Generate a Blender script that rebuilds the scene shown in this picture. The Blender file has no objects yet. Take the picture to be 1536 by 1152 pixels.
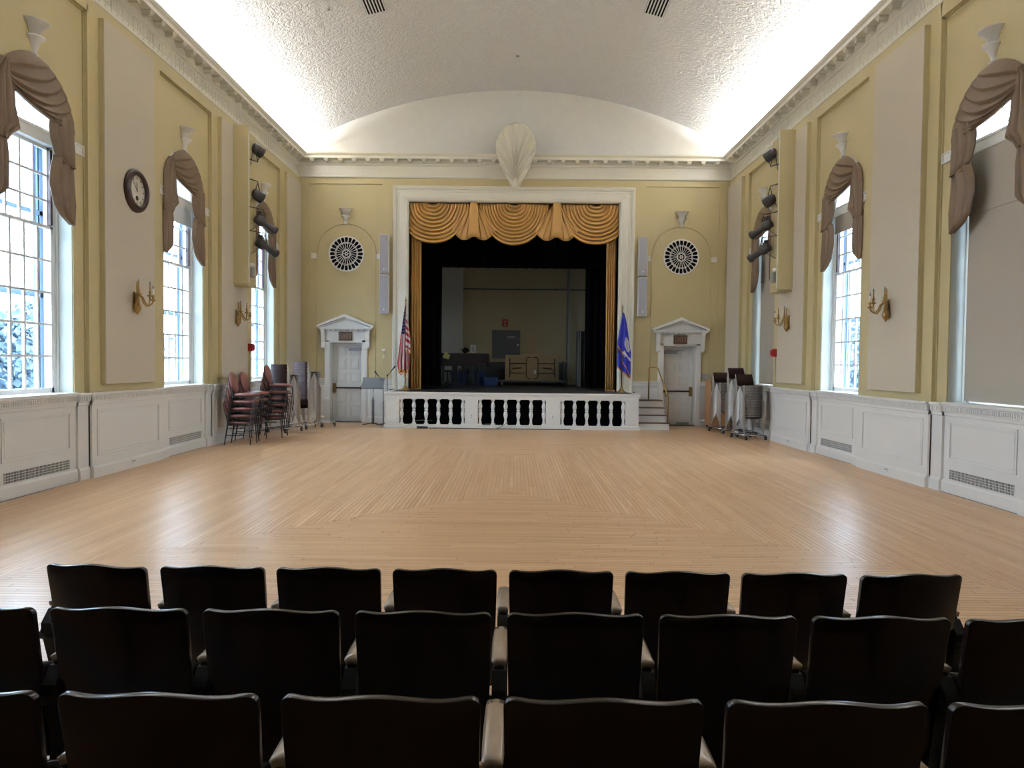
import bpy, bmesh, math, random
from math import sin, cos, pi, radians, sqrt, atan2
from mathutils import Vector, Matrix, Euler
random.seed(7)
S = bpy.context.scene
COL = S.collection

# ------------------------------------------------------------------ camera, world, lights, exposure
H = 1.81
FPX = 1065.0
pitch = math.atan(32 / FPX); yaw = math.atan(5 / FPX); roll = radians(.6)
fw = Vector((-sin(yaw) * cos(pitch), cos(yaw) * cos(pitch), -sin(pitch)))
r0 = fw.cross(Vector((0, 0, 1))).normalized(); u0 = r0.cross(fw)
rv = r0 * cos(roll) + u0 * sin(roll); uv = u0 * cos(roll) - r0 * sin(roll)
cam = bpy.data.cameras.new('camera'); camo = bpy.data.objects.new('camera', cam); COL.objects.link(camo)
cam.sensor_width = 36; cam.lens = 36 * FPX / 1536; cam.clip_start = .05; cam.clip_end = 300
m3 = Matrix((rv, uv, -fw)).transposed()
camo.matrix_world = Matrix.Translation((0.09, 0, H)) @ m3.to_4x4()
S.camera = camo
S.view_settings.view_transform = 'Standard'; S.view_settings.look = 'None'
S.view_settings.gamma = 1; S.view_settings.use_curve_mapping = False
S.view_settings.exposure = 0.56
SKY = 15.5
COVE = 700
w = bpy.data.worlds.new('overcast'); S.world = w; w.use_nodes = True
nt = w.node_tree; bg = nt.nodes['Background']
tc = nt.nodes.new('ShaderNodeTexCoord'); sx = nt.nodes.new('ShaderNodeSeparateXYZ'); cr = nt.nodes.new('ShaderNodeValToRGB')
nt.links.new(tc.outputs['Generated'], sx.inputs[0]); nt.links.new(sx.outputs['Z'], cr.inputs[0]); nt.links.new(cr.outputs[0], bg.inputs[0])
cr.color_ramp.elements[0].position = 0.0; cr.color_ramp.elements[0].color = (.62, .80, 1, 1)
cr.color_ramp.elements[1].position = .7; cr.color_ramp.elements[1].color = (.70, .85, 1, 1)
bg.inputs[1].default_value = SKY

W = 6.31; D = 20.95; ZB = 7.17           # pier face, far wall face, underside of the entablature
WS = 6.38; WB = 6.43; WO = 6.90          # stile face, under-window face, outer face
BAYS = [5.25, 9.56, 13.87, 18.19]; OW = .82; ZS = 1.29; ZSP = 5.0
Y0 = -3.6

def area(name, loc, rot, sx_, sy_, energy, color, portal=False):
    l = bpy.data.lights.new(name, 'AREA'); l.shape = 'RECTANGLE'; l.size = sx_; l.size_y = sy_; l.energy = energy; l.color = color
    o = bpy.data.objects.new(name, l); COL.objects.link(o); o.location = loc; o.rotation_euler = rot
    if portal: l.cycles.is_portal = True
    return o
for s in (-1, 1):
    # lamp strip lying in the trough of the cornice: it shines up onto the vault
    area('cove_light', (s * 6.2, 11.2, 7.77), (0, radians(180 + s * 9), 0), .1, 18.6, COVE, (1, 1, 1))
    for yb in BAYS:
        area('window_portal', (s * 6.96, yb, 3.55), (0, radians(90 * s), 0), 4.7, 1.7, 1, (1, 1, 1), True)

# ------------------------------------------------------------------ materials
def mat(name, col, rough=.6, metal=0, bump=0, bscale=200, var=0, vscale=3, spec=.5, coat=0, emit=None, estr=0, vec=None):
    m = bpy.data.materials.new(name); m.use_nodes = True; n = m.node_tree; p = n.nodes['Principled BSDF']
    p.inputs['Base Color'].default_value = (*col, 1); p.inputs['Roughness'].default_value = rough; p.inputs['Metallic'].default_value = metal
    p.inputs['Specular IOR Level'].default_value = spec; p.inputs['Coat Weight'].default_value = coat; p.inputs['Coat Roughness'].default_value = .12
    t = n.nodes.new('ShaderNodeTexCoord')
    mp = n.nodes.new('ShaderNodeMapping'); n.links.new(t.outputs['Object'], mp.inputs[0])
    if vec: mp.inputs['Scale'].default_value = vec
    if var:
        ns = n.nodes.new('ShaderNodeTexNoise'); ns.inputs['Scale'].default_value = vscale; ns.inputs['Detail'].default_value = 5
        n.links.new(mp.outputs[0], ns.inputs[0])
        mx = n.nodes.new('ShaderNodeMix'); mx.data_type = 'RGBA'
        mx.inputs[6].default_value = (*[c * (1 - var) for c in col], 1); mx.inputs[7].default_value = (*[min(1, c * (1 + var)) for c in col], 1)
        n.links.new(ns.outputs[0], mx.inputs[0]); n.links.new(mx.outputs[2], p.inputs['Base Color'])
    if bump:
        nb = n.nodes.new('ShaderNodeTexNoise'); nb.inputs['Scale'].default_value = bscale; nb.inputs['Detail'].default_value = 4
        n.links.new(mp.outputs[0], nb.inputs[0])
        b = n.nodes.new('ShaderNodeBump'); b.inputs['Strength'].default_value = bump; b.inputs['Distance'].default_value = .02
        n.links.new(nb.outputs[0], b.inputs['Height']); n.links.new(b.outputs[0], p.inputs['Normal'])
    if emit: p.inputs['Emission Color'].default_value = (*emit, 1); p.inputs['Emission Strength'].default_value = estr
    return m
M = {}
M['yellow'] = mat('yellow_paint', (.52, .435, .235), .55, bump=.05, bscale=60, var=.03)
M['panel'] = mat('cream_fabric', (.53, .47, .37), .9, bump=.15, bscale=900, var=.02)
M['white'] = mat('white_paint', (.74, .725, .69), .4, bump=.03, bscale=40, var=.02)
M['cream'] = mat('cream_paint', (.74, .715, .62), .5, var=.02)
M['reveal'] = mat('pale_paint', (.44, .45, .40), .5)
M['brown_strip'] = mat('brown_weatherstrip', (.06, .025, .022), .5)
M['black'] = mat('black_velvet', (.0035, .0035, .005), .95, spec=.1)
M['stagefloor'] = mat('black_stage_paint', (.018, .018, .021), .45, var=.3, vscale=2)
M['gold'] = mat('gold_satin', (.52, .29, .085), .55, var=.1, vscale=2, bump=.05, bscale=300)
M['tan'] = mat('tan_damask', (.175, .112, .064), .5, var=.16, vscale=9, bump=.1, bscale=120)
M['olive'] = mat('olive_wall', (.50, .43, .27), .8, var=.04)
M['greybeige'] = mat('grey_beige_wall', (.50, .48, .40), .8)
M['steelgrey'] = mat('grey_metal_paint', (.10, .12, .13), .5)
M['brass'] = mat('brass', (.38, .25, .10), .28, 1)
M['chrome'] = mat('chrome', (.72, .72, .74), .22, 1)
M['satinchrome'] = mat('satin_steel_rod', (.50, .48, .45), .42, .7)
M['darkwood'] = mat('dark_clock_wood', (.035, .012, .010), .3, var=.2, vscale=10)
M['lacquer'] = mat('dark_lacquered_plywood', (.010, .005, .0037), .22, var=.5, vscale=3, vec=(1, 8, 8), bump=.02, bscale=30)
M['armwood'] = mat('worn_sheen_armrest_wood', (.33, .245, .17), .22, var=.3, vscale=9, vec=(4, 1, 4), coat=.4)  # worn brown wood, lightened: light reflected on its top is put into the colour
M['iron'] = mat('black_cast_iron', (.006, .006, .006), .6, spec=.2)
M['blackpaint'] = mat('black_painted_metal', (.02, .02, .022), .4)
M['lamp'] = mat('black_lamp_housing', (.045, .042, .042), .4, var=.1)
M['lens'] = mat('lamp_lens', (.25, .27, .3), .3)
M['grey'] = mat('speaker_grey', (.36, .36, .40), .6, bump=.1, bscale=900)
M['greydark'] = mat('grey_plate', (.33, .32, .29), .5)
M['red'] = mat('red_plastic', (.42, .02, .018), .4)
M['whiteplastic'] = mat('white_plastic', (.72, .72, .7), .4)
M['burgundy'] = mat('burgundy_vinyl', (.22, .085, .07), .42, var=.08, vscale=12)
M['brownshell'] = mat('brown_shell', (.045, .019, .015), .6, spec=.25)
M['rubber'] = mat('black_rubber', (.012, .012, .013), .55)
M['shade'] = mat('roller_shade', (.40, .355, .29), .85, bump=.05, bscale=500)
M['whiteshade'] = mat('white_shade', (.70, .72, .74), .8)
M['blueflag'] = mat('blue_flag_cloth', (.022, .03, .40), .5)
M['navy'] = mat('navy_flag_cloth', (.012, .018, .10), .6)
M['flagred'] = mat('red_flag_cloth', (.40, .025, .035), .6)
M['flagwhite'] = mat('white_flag_cloth', (.62, .58, .58), .6)
M['fringe'] = mat('gold_fringe', (.62, .24, .045), .6)
M['poledark'] = mat('dark_flagpole', (.10, .045, .022), .35)
M['pianocover'] = mat('dark_quilted_cover', (.024, .017, .018), .75, bump=.3, bscale=30)
M['bluebin'] = mat('blue_plastic', (.008, .045, .19), .45)
M['yellowpaper'] = mat('yellow_paper', (.55, .50, .16), .7)
M['paper'] = mat('white_paper', (.62, .62, .62), .7)
M['ink'] = mat('dark_ink', (.03, .03, .035), .7)
M['tabletop'] = mat('tan_table_board', (.33, .25, .135), .6, var=.08, vscale=4)
M['leg_brown'] = mat('dark_brown_leg', (.035, .018, .014), .5)
M['steptread'] = mat('brown_tread', (.13, .062, .035), .35)
M['oak'] = mat('orange_oak', (.42, .22, .095), .4, var=.15, vscale=4, vec=(6, 6, .6))
M['signwood'] = mat('brown_sign', (.10, .055, .035), .5, var=.25, vscale=30)
M['signletter'] = mat('sign_letter', (.30, .17, .10), .5)
M['greenletter'] = mat('green_letter', (.16, .20, .06), .5)
M['dialface'] = mat('clock_dial', (.60, .565, .47), .5)
M['carpet'] = mat('grey_tread', (.10, .115, .14), .9, bump=.4, bscale=250)
M['brownfloor'] = mat('brown_platform_wood', (.14, .07, .035), .4, var=.2, vscale=3, vec=(1, 8, 8))
M['dark'] = mat('void_black', (.008, .006, .008), .9, spec=.1)
M['stormblue'] = mat('blue_grey_paint', (.24, .34, .52), .6)
M['blueglow'] = mat('pale_blue_symbol', (.40, .52, .66), .5)
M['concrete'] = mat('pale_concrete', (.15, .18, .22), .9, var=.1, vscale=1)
M['foliage'] = mat('haze_tinted_foliage', (.125, .175, .215), .9, var=.25, vscale=2)  # pale blue haze is mixed into the leaf colour
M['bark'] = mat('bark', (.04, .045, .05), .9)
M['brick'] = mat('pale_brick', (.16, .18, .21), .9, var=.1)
M['musicgrey'] = mat('grey_music_stand', (.13, .145, .165), .45)
M['green'] = mat('green_stain', (.20, .33, .22), .6)
M['plant'] = mat('dark_leaves', (.012, .014, .01), .8)

# plaster of the vault: swirled relief
def plaster():
    m = mat('swirled_plaster', (.74, .73, .71), .75); n = m.node_tree; p = n.nodes['Principled BSDF']
    t = n.nodes.new('ShaderNodeTexCoord')
    a = n.nodes.new('ShaderNodeTexNoise'); a.inputs['Scale'].default_value = 4; a.inputs['Detail'].default_value = 7; a.inputs['Distortion'].default_value = 2.2
    b = n.nodes.new('ShaderNodeTexNoise'); b.inputs['Scale'].default_value = 13; b.inputs['Detail'].default_value = 5; b.inputs['Distortion'].default_value = 1.2
    ad = n.nodes.new('ShaderNodeMath'); ad.operation = 'ADD'
    n.links.new(t.outputs['Object'], a.inputs[0]); n.links.new(t.outputs['Object'], b.inputs[0])
    n.links.new(a.outputs[0], ad.inputs[0]); n.links.new(b.outputs[0], ad.inputs[1])
    bp = n.nodes.new('ShaderNodeBump'); bp.inputs['Strength'].default_value = 1.0; bp.inputs['Distance'].default_value = .04
    n.links.new(ad.outputs[0], bp.inputs['Height']); n.links.new(bp.outputs[0], p.inputs['Normal'])
    mx = n.nodes.new('ShaderNodeMix'); mx.data_type = 'RGBA'; mx.inputs[6].default_value = (.64, .64, .65, 1); mx.inputs[7].default_value = (.81, .81, .82, 1)  # lows darker: shading of the swirls is mixed into the colour
    n.links.new(b.outputs[0], mx.inputs[0]); n.links.new(mx.outputs[2], p.inputs['Base Color'])
    return m
M['plaster'] = plaster()
M['plaster_flat'] = mat('smooth_plaster', (.73, .73, .73), .75, bump=.2, bscale=9, var=.05, vscale=5)

def floor_mat():
    m = mat('maple_boards', (.5, .3, .15), .2); n = m.node_tree; p = n.nodes['Principled BSDF']
    t = n.nodes.new('ShaderNodeTexCoord')
    at = n.nodes.new('ShaderNodeAttribute'); at.attribute_name = 'tone'
    ns = n.nodes.new('ShaderNodeTexNoise'); ns.inputs['Scale'].default_value = 1.1; ns.inputs['Detail'].default_value = 6
    n.links.new(t.outputs['Object'], ns.inputs[0])
    fine = n.nodes.new('ShaderNodeTexNoise'); fine.inputs['Scale'].default_value = 28; fine.inputs['Detail'].default_value = 4
    n.links.new(t.outputs['Object'], fine.inputs[0])
    a = n.nodes.new('ShaderNodeMath'); a.operation = 'MULTIPLY_ADD'; a.inputs[1].default_value = .16; n.links.new(ns.outputs[0], a.inputs[0])
    s2 = n.nodes.new('ShaderNodeMath'); s2.operation = 'MULTIPLY'; s2.inputs[1].default_value = .84; n.links.new(at.outputs['Fac'], s2.inputs[0]); n.links.new(s2.outputs[0], a.inputs[2])
    cr = n.nodes.new('ShaderNodeValToRGB'); e = cr.color_ramp.elements
    e[0].position = .05; e[0].color = (.50, .28, .135, 1); e[1].position = .95; e[1].color = (.70, .47, .28, 1)
    e2 = e.new(.5); e2.color = (.60, .37, .20, 1)
    n.links.new(a.outputs[0], cr.inputs[0]); n.links.new(cr.outputs[0], p.inputs['Base Color'])
    r = n.nodes.new('ShaderNodeMapRange'); r.inputs['To Min'].default_value = .26; r.inputs['To Max'].default_value = .40
    n.links.new(ns.outputs[0], r.inputs[0]); n.links.new(r.outputs[0], p.inputs['Roughness'])
    b = n.nodes.new('ShaderNodeBump'); b.inputs['Strength'].default_value = .05; b.inputs['Distance'].default_value = .01
    n.links.new(fine.outputs[0], b.inputs['Height']); n.links.new(b.outputs[0], p.inputs['Normal'])
    return m
M['boards'] = floor_mat()

def glass_mat():
    m = bpy.data.materials.new('window_glass'); m.use_nodes = True; n = m.node_tree; n.nodes.clear()
    o = n.nodes.new('ShaderNodeOutputMaterial'); t = n.nodes.new('ShaderNodeBsdfTransparent'); g = n.nodes.new('ShaderNodeBsdfGlossy')
    t.inputs[0].default_value = (.93, .97, 1, 1); g.inputs['Roughness'].default_value = .02
    mx = n.nodes.new('ShaderNodeMixShader'); mx.inputs[0].default_value = .05
    n.links.new(t.outputs[0], mx.inputs[1]); n.links.new(g.outputs[0], mx.inputs[2]); n.links.new(mx.outputs[0], o.inputs[0])
    return m
M['glass'] = glass_mat()

# ------------------------------------------------------------------ mesh builder
class B:
    def __init__(s): s.v = []; s.f = []; s.m = []; s.sm = []
    def add(s, vs, fs, mi=0, smooth=False):
        k = len(s.v); s.v += [tuple(v) for v in vs]
        for f in fs: s.f.append([k + i for i in f]); s.m.append(mi); s.sm.append(smooth)
        return s
    def box(s, x0, x1, y0, y1, z0, z1, mi=0):
        if x1 < x0: x0, x1 = x1, x0
        if y1 < y0: y0, y1 = y1, y0
        v = [(x0, y0, z0), (x1, y0, z0), (x1, y1, z0), (x0, y1, z0), (x0, y0, z1), (x1, y0, z1), (x1, y1, z1), (x0, y1, z1)]
        return s.add(v, [(0, 3, 2, 1), (4, 5, 6, 7), (0, 1, 5, 4), (1, 2, 6, 5), (2, 3, 7, 6), (3, 0, 4, 7)], mi)
    def obox(s, c, size, rot=(0, 0, 0), mi=0):
        R = Euler(rot).to_matrix(); c = Vector(c); hx, hy, hz = [a / 2 for a in size]
        v = [c + R @ Vector((a * hx, b * hy, d * hz)) for d in (-1, 1) for a, b in ((-1, -1), (1, -1), (1, 1), (-1, 1))]
        return s.add(v, [(0, 3, 2, 1), (4, 5, 6, 7), (0, 1, 5, 4), (1, 2, 6, 5), (2, 3, 7, 6), (3, 0, 4, 7)], mi)
    def ring(s, c, axis, r, n):
        axis = Vector(axis).normalized(); a = axis.orthogonal().normalized(); b = axis.cross(a)
        return [Vector(c) + a * (r * cos(2 * pi * i / n)) + b * (r * sin(2 * pi * i / n)) for i in range(n)]
    def cyl(s, p0, p1, r0, r1=None, n=10, mi=0, caps=True, smooth=True):
        r1 = r0 if r1 is None else r1; ax = Vector(p1) - Vector(p0)
        v = s.ring(p0, ax, r0, n) + s.ring(p1, ax, r1, n)
        s.add(v, [(i, (i + 1) % n, n + (i + 1) % n, n + i) for i in range(n)], mi, smooth)
        if caps: k = len(s.v) - 2 * n; s.f += [[k + i for i in range(n)][::-1], [k + n + i for i in range(n)]]; s.m += [mi] * 2; s.sm += [False] * 2
        return s
    def tube(s, pts, r, n=8, mi=0, closed=False, caps=True, flat=1.0):
        P = [Vector(p) for p in pts]; N = len(P); rr = r if isinstance(r, (list, tuple)) else [r] * N
        T = []
        for i in range(N):
            a = P[(i - 1) % N] if (closed or i > 0) else P[i]; b = P[(i + 1) % N] if (closed or i < N - 1) else P[i]
            T.append((b - a).normalized())
        nrm = T[0].orthogonal().normalized(); v = []
        for i in range(N):
            nrm = (nrm - T[i] * nrm.dot(T[i])).normalized(); bn = T[i].cross(nrm)
            v += [P[i] + nrm * (rr[i] * cos(2 * pi * j / n)) + bn * (rr[i] * flat * sin(2 * pi * j / n)) for j in range(n)]
        fs = []
        for i in range(N if closed else N - 1):
            k = (i + 1) % N
            fs += [(i * n + j, i * n + (j + 1) % n, k * n + (j + 1) % n, k * n + j) for j in range(n)]
        s.add(v, fs, mi, True)
        if caps and not closed:
            k = len(s.v) - N * n; s.f += [[k + j for j in range(n)][::-1], [k + (N - 1) * n + j for j in range(n)]]; s.m += [mi] * 2; s.sm += [False] * 2
        return s
    def lathe(s, prof, c=(0, 0, 0), n=16, mi=0, a0=0, a1=2 * pi, axis='z', smooth=True):
        full = abs(a1 - a0 - 2 * pi) < 1e-6; nn = n if full else n + 1; v = []
        for r, z in prof:
            for i in range(nn):
                a = a0 + (a1 - a0) * i / n
                p = (r * cos(a), r * sin(a), z) if axis == 'z' else (r * cos(a), -z, r * sin(a))
                v.append((c[0] + p[0], c[1] + p[1], c[2] + p[2]))
        fs = []
        for j in range(len(prof) - 1):
            for i in range(n):
                k = (i + 1) % nn
                fs.append((j * nn + i, j * nn + k, (j + 1) * nn + k, (j + 1) * nn + i))
        return s.add(v, fs, mi, smooth)
    def prism(s, poly, y0, y1, mi=0):       # poly in (x,z), extruded in y
        n = len(poly); v = [(x, y0, z) for x, z in poly] + [(x, y1, z) for x, z in poly]
        return s.add(v, [tuple(range(n)), tuple(range(2 * n - 1, n - 1, -1))] + [(i, n + i, n + (i + 1) % n, (i + 1) % n) for i in range(n)], mi)
    def prismx(s, poly, x0, x1, mi=0):      # poly in (y,z), extruded in x
        n = len(poly); v = [(x0, y, z) for y, z in poly] + [(x1, y, z) for y, z in poly]
        return s.add(v, [tuple(range(n)), tuple(range(2 * n - 1, n - 1, -1))] + [(i, n + i, n + (i + 1) % n, (i + 1) % n) for i in range(n)], mi)
    def grid(s, fn, nu, nv, mi=0, smooth=True, matfn=None):
        v = [fn(i / nu, j / nv) for j in range(nv + 1) for i in range(nu + 1)]
        k = len(s.v); s.v += [tuple(p) for p in v]
        for j in range(nv):
            for i in range(nu):
                a = k + j * (nu + 1) + i
                s.f.append([a, a + 1, a + nu + 2, a + nu + 1]); s.m.append(matfn((i + .5) / nu, (j + .5) / nv) if matfn else mi); s.sm.append(smooth)
        return s
    def sweep(s, prof, path, mi=0, smooth=False):
        # prof: (outward,z) list; path: list of (point xy, outward dir xy incl. mitre scale)
        n = len(prof); v = []
        for (px, py), (dx, dy) in path:
            v += [(px + dx * o, py + dy * o, z) for o, z in prof]
        return s.add(v, [(i * n + j, (i + 1) * n + j, (i + 1) * n + j + 1, i * n + j + 1) for i in range(len(path) - 1) for j in range(n - 1)], mi, smooth)
    def frame(s, x0, x1, z0, z1, w_, y0, y1, mi=0):
        s.box(x0, x1, y0, y1, z0, z0 + w_, mi); s.box(x0, x1, y0, y1, z1 - w_, z1, mi)
        s.box(x0, x0 + w_, y0, y1, z0 + w_, z1 - w_, mi); return s.box(x1 - w_, x1, y0, y1, z0 + w_, z1 - w_, mi)
    def mesh(s, name, mats, fix=True):
        me = bpy.data.meshes.new(name); me.from_pydata(s.v, [], s.f)
        for m in (mats if isinstance(mats, (list, tuple)) else [mats]): me.materials.append(M[m] if isinstance(m, str) else m)
        me.polygons.foreach_set('material_index', s.m); me.polygons.foreach_set('use_smooth', s.sm)
        me.update()
        if fix:
            bm = bmesh.new(); bm.from_mesh(me); bmesh.ops.recalc_face_normals(bm, faces=bm.faces); bm.to_mesh(me); bm.free()
        return me
    def build(s, name, mats, parent=None, bevel=0, solid=0, fix=True):
        o = bpy.data.objects.new(name, s.mesh(name, mats, fix)); COL.objects.link(o)
        if parent: o.parent = parent
        if solid: md = o.modifiers.new('solid', 'SOLIDIFY'); md.thickness = solid; md.offset = 0
        if bevel: md = o.modifiers.new('bevel', 'BEVEL'); md.width = bevel; md.segments = 2; md.limit_method = 'ANGLE'
        return o

def tag(o, label, cat, group=None, kind=None):
    if label: o['label'] = label
    if cat: o['category'] = cat
    if group: o['group'] = group
    if kind: o['kind'] = kind
    return o
def thing(name, label, cat, loc=(0, 0, 0), rz=0, group=None):
    o = bpy.data.objects.new(name, None); COL.objects.link(o); o.empty_display_size = .1
    o.location = loc; o.rotation_euler = (0, 0, rz); return tag(o, label, cat, group)
def struct(name, loc=(0, 0, 0), rz=0, label=None):
    o = bpy.data.objects.new(name, None); COL.objects.link(o); o.location = loc; o.rotation_euler = (0, 0, rz); o['kind'] = 'structure'
    if label: o['label'] = label
    return o
def st(o, label=None):
    o['kind'] = 'structure'
    if label: o['label'] = label
    return o
def dup(root, loc=None, rz=None, label=None, group=None, parent=None):
    r = root.copy(); COL.objects.link(r)
    if parent: r.parent = parent
    if loc is not None: r.location = loc
    if rz is not None: r.rotation_euler = (r.rotation_euler[0], r.rotation_euler[1], rz)
    if label: r['label'] = label
    if group: r['group'] = group
    for c in KIDS.get(root.name, None) or root.children:
        d = c.copy(); COL.objects.link(d); d.parent = r
        for g in c.children:
            e = g.copy(); COL.objects.link(e); e.parent = d
    return r
KIDS = {}
def text(name, body, size, mat_, parent, loc, rot=(pi / 2, 0, 0), extr=.002):
    c = bpy.data.curves.new(name, 'FONT'); c.body = body; c.size = size; c.extrude = extr; c.align_x = 'CENTER'; c.align_y = 'CENTER'
    o = bpy.data.objects.new(name, c); COL.objects.link(o); dg = bpy.context.evaluated_depsgraph_get()
    me = bpy.data.meshes.new_from_object(o.evaluated_get(dg)); bpy.data.objects.remove(o)
    me.materials.clear(); me.materials.append(M[mat_])
    o = bpy.data.objects.new(name, me); COL.objects.link(o); o.parent = parent; o.location = loc; o.rotation_euler = rot; return o

# wall frames: local x runs along the wall, local y goes into the wall, z up. origin at the floor, y = room axis
def wl(side): return {'L': pi / 2, 'R': -pi / 2, 'F': 0}[side]
def wpos(side, a, off=0):                 # a = room y for side walls, x for the far wall; off = distance into the room from the pier face
    if side == 'L': return (-W + off, a, 0)
    if side == 'R': return (W - off, a, 0)
    return (a, D - off, 0)

# ------------------------------------------------------------------ floor
b = B(); b.box(-6.5, 6.5, Y0, D + .4, -.2, -.006); flo = b.build('floor', 'brownfloor'); st(flo)
BW = .0572; YN = 3.6; YF = 19.95
boards = []     # (poly of 4 xy, tone)
def run(a0, a1, t, horiz, sgn, mitre0, mitre1):
    # strip of ring t between a0..a1 cut in boards; mitre cuts at both ends
    p = a0 + random.uniform(0, 1); cuts = [a0]
    while p < a1 - .15: cuts.append(p); p += random.uniform(.5, 1.7)
    cuts.append(a1)
    for i in range(len(cuts) - 1): yield cuts[i], cuts[i + 1], i == 0, i == len(cuts) - 2
g = .0006
NR = int(6.3 / BW)
for k in range(NR):
    t0 = k * BW; t1 = t0 + BW
    if t1 > 6.3: break
    for side in ('near', 'far', 'left', 'right'):
        if side in ('near', 'far'):
            if side == 'far' and YF - t0 > 19.9: pass
            if t1 > (YF - YN) / 2: continue
            for c0, c1, f, l in run(-6.31 + t0, 6.31 - t0, t0, 1, 1, 0, 0):
                ya, yb = (YN + t0, YN + t1) if side == 'near' else (YF - t0, YF - t1)
                i0 = BW if f else 0; i1 = BW if l else 0
                if i0 + i1 > c1 - c0: continue
                boards.append(([(c0 + g, ya), (c1 - g, ya), (c1 - i1 - g, yb), (c0 + i0 + g, yb)], side))
        else:
            s = -1 if side == 'left' else 1
            for c0, c1, f, l in run(YN + t0, YF - t0, t0, 0, 1, 0, 0):
                xa, xb = s * (6.31 - t0), s * (6.31 - t1)
                i0 = BW if f else 0; i1 = BW if l else 0
                boards.append(([(xa, c0 + g), (xa, c1 - g), (xb, c1 - i1 - g), (xb, c0 + i0 + g)], side))
hc = 6.31 - int(6.3 / BW) * BW
for c0, c1, f, l in run(YN + 6.31 - hc, YF - 6.31 + hc, 0, 0, 1, 0, 0): boards.append(([(-hc, c0 + g), (hc, c0 + g), (hc, c1 - g), (-hc, c1 - g)], 'left'))
y = YN - BW
while y > 2.3:
    for c0, c1, f, l in run(-6.31, 6.31, 0, 1, 1, 0, 0): boards.append(([(c0 + g, y), (c1 - g, y), (c1 - g, y + BW), (c0 + g, y + BW)], 'front'))
    y -= BW
y = YF
while y + BW < D:
    for c0, c1, f, l in run(-6.31, 6.31, 0, 1, 1, 0, 0): boards.append(([(c0 + g, y), (c1 - g, y), (c1 - g, y + BW), (c0 + g, y + BW)], 'end'))
    y += BW
def shrink(q):
    cx = sum(p[0] for p in q) / 4; cy = sum(p[1] for p in q) / 4
    return [(x - (.0016 if x > cx else -.0016), y_ - (.0016 if y_ > cy else -.0016)) for x, y_ in q]
def board_mesh(items, name):
    v = []; f = []; tone = []
    for q, t in items:
        q = shrink(q); k = len(v); dz = random.uniform(-.0003, .0003)
        v += [(x, y_, -.006) for x, y_ in q] + [(x, y_, dz) for x, y_ in q]
        f += [(k + 4, k + 5, k + 6, k + 7)] + [(k + i, k + (i + 1) % 4, k + 4 + (i + 1) % 4, k + 4 + i) for i in range(4)]
        tone += [t] * 8
    me = bpy.data.meshes.new(name); me.from_pydata(v, [], f); me.materials.append(M['boards'])
    a = me.attributes.new('tone', 'FLOAT', 'POINT'); a.data.foreach_set('value', tone)
    bm = bmesh.new(); bm.from_mesh(me); bmesh.ops.recalc_face_normals(bm, faces=bm.faces); bm.to_mesh(me); bm.free()
    return me
def vis(q):
    x = sum(p[0] for p in q[0]) / 4; y_ = sum(p[1] for p in q[0]) / 4
    if y_ < 4.15 or abs(x) > .72 * y_ or abs(x) > 6.2: return 0
    ar = max(p[0] for p in q[0]) - min(p[0] for p in q[0]); br = max(p[1] for p in q[0]) - min(p[1] for p in q[0])
    return ar * br / y_ ** 3
ranked = sorted(range(len(boards)), key=lambda i: -vis(boards[i])); top = set(ranked[:290])
rt = {}
tones = []
for q, sd in boards:
    key_ = (sd, round((q[0][1] if sd in ('near', 'far', 'front', 'end') else abs(q[0][0])) / BW))
    if key_ not in rt: rt[key_] = random.gauss(0, .10)
    tones.append(min(1, max(0, random.gauss(.5 - (.05 if sd in ('near', 'front') else 0), .12) + rt[key_])))  # near and front runs darker: sheen across the grain put into the tone
me = board_mesh([(boards[i][0], tones[i]) for i in range(len(boards)) if i not in top], 'floor_boards')
o = bpy.data.objects.new('floor_boards', me); COL.objects.link(o); o.parent = flo; o['kind'] = 'stuff'
for i in sorted(top):
    o = bpy.data.objects.new('floor_board', board_mesh([(boards[i][0], tones[i])], 'floor_board')); COL.objects.link(o); o.parent = flo
# raised platforms under the rear rows
for y1, z1, nm in ((3.0, .08, 'trim_1'), (2.22, .16, 'trim_2')):
    st((lambda bb: (bb.box(-6.3, 6.3, Y0, y1 - .02, -.003 if z1 < .1 else .081, z1 - .004), bb)[1])(B()).build(nm, 'brownfloor'), 'low wooden seating platform step')
    p = bpy.data.objects[nm]
    B().box(-6.3, 6.3, y1 - .03, y1, z1 - .08 + .001, z1 + .001).build('nosing', 'brownfloor', p, .004)
    q = B().box(-6.3, 6.3, y1 - .2, y1 - .04, z1 - .004, z1 + .003); q.build('tread_strip', 'carpet', p)

# ------------------------------------------------------------------ ceiling vault
R = 12.8; ZA = 9.74
def vz(x): return ZA - (R - sqrt(R * R - x * x))
b = B(); N = 40
xs = [-6.9 + 13.8 * i / N for i in range(N + 1)]
b.grid(lambda i, j: (-6.9 + 13.8 * i, Y0 + (D + .5 - Y0) * j, vz(-6.9 + 13.8 * i)), N, 2)
ceil = b.build('ceiling', 'plaster', solid=0); st(ceil)
# lunette above the far cornice
b = B(); pts = [(-6.5, 7.6)] + [(-6.5 + 13 * i / 30, vz(-6.5 + 13 * i / 30) + .02) for i in range(31)] + [(6.5, 7.6)]
b.prism(pts, D - .01, D + .4); lun = b.build('wall_lunette', 'plaster_flat'); st(lun)
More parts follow.
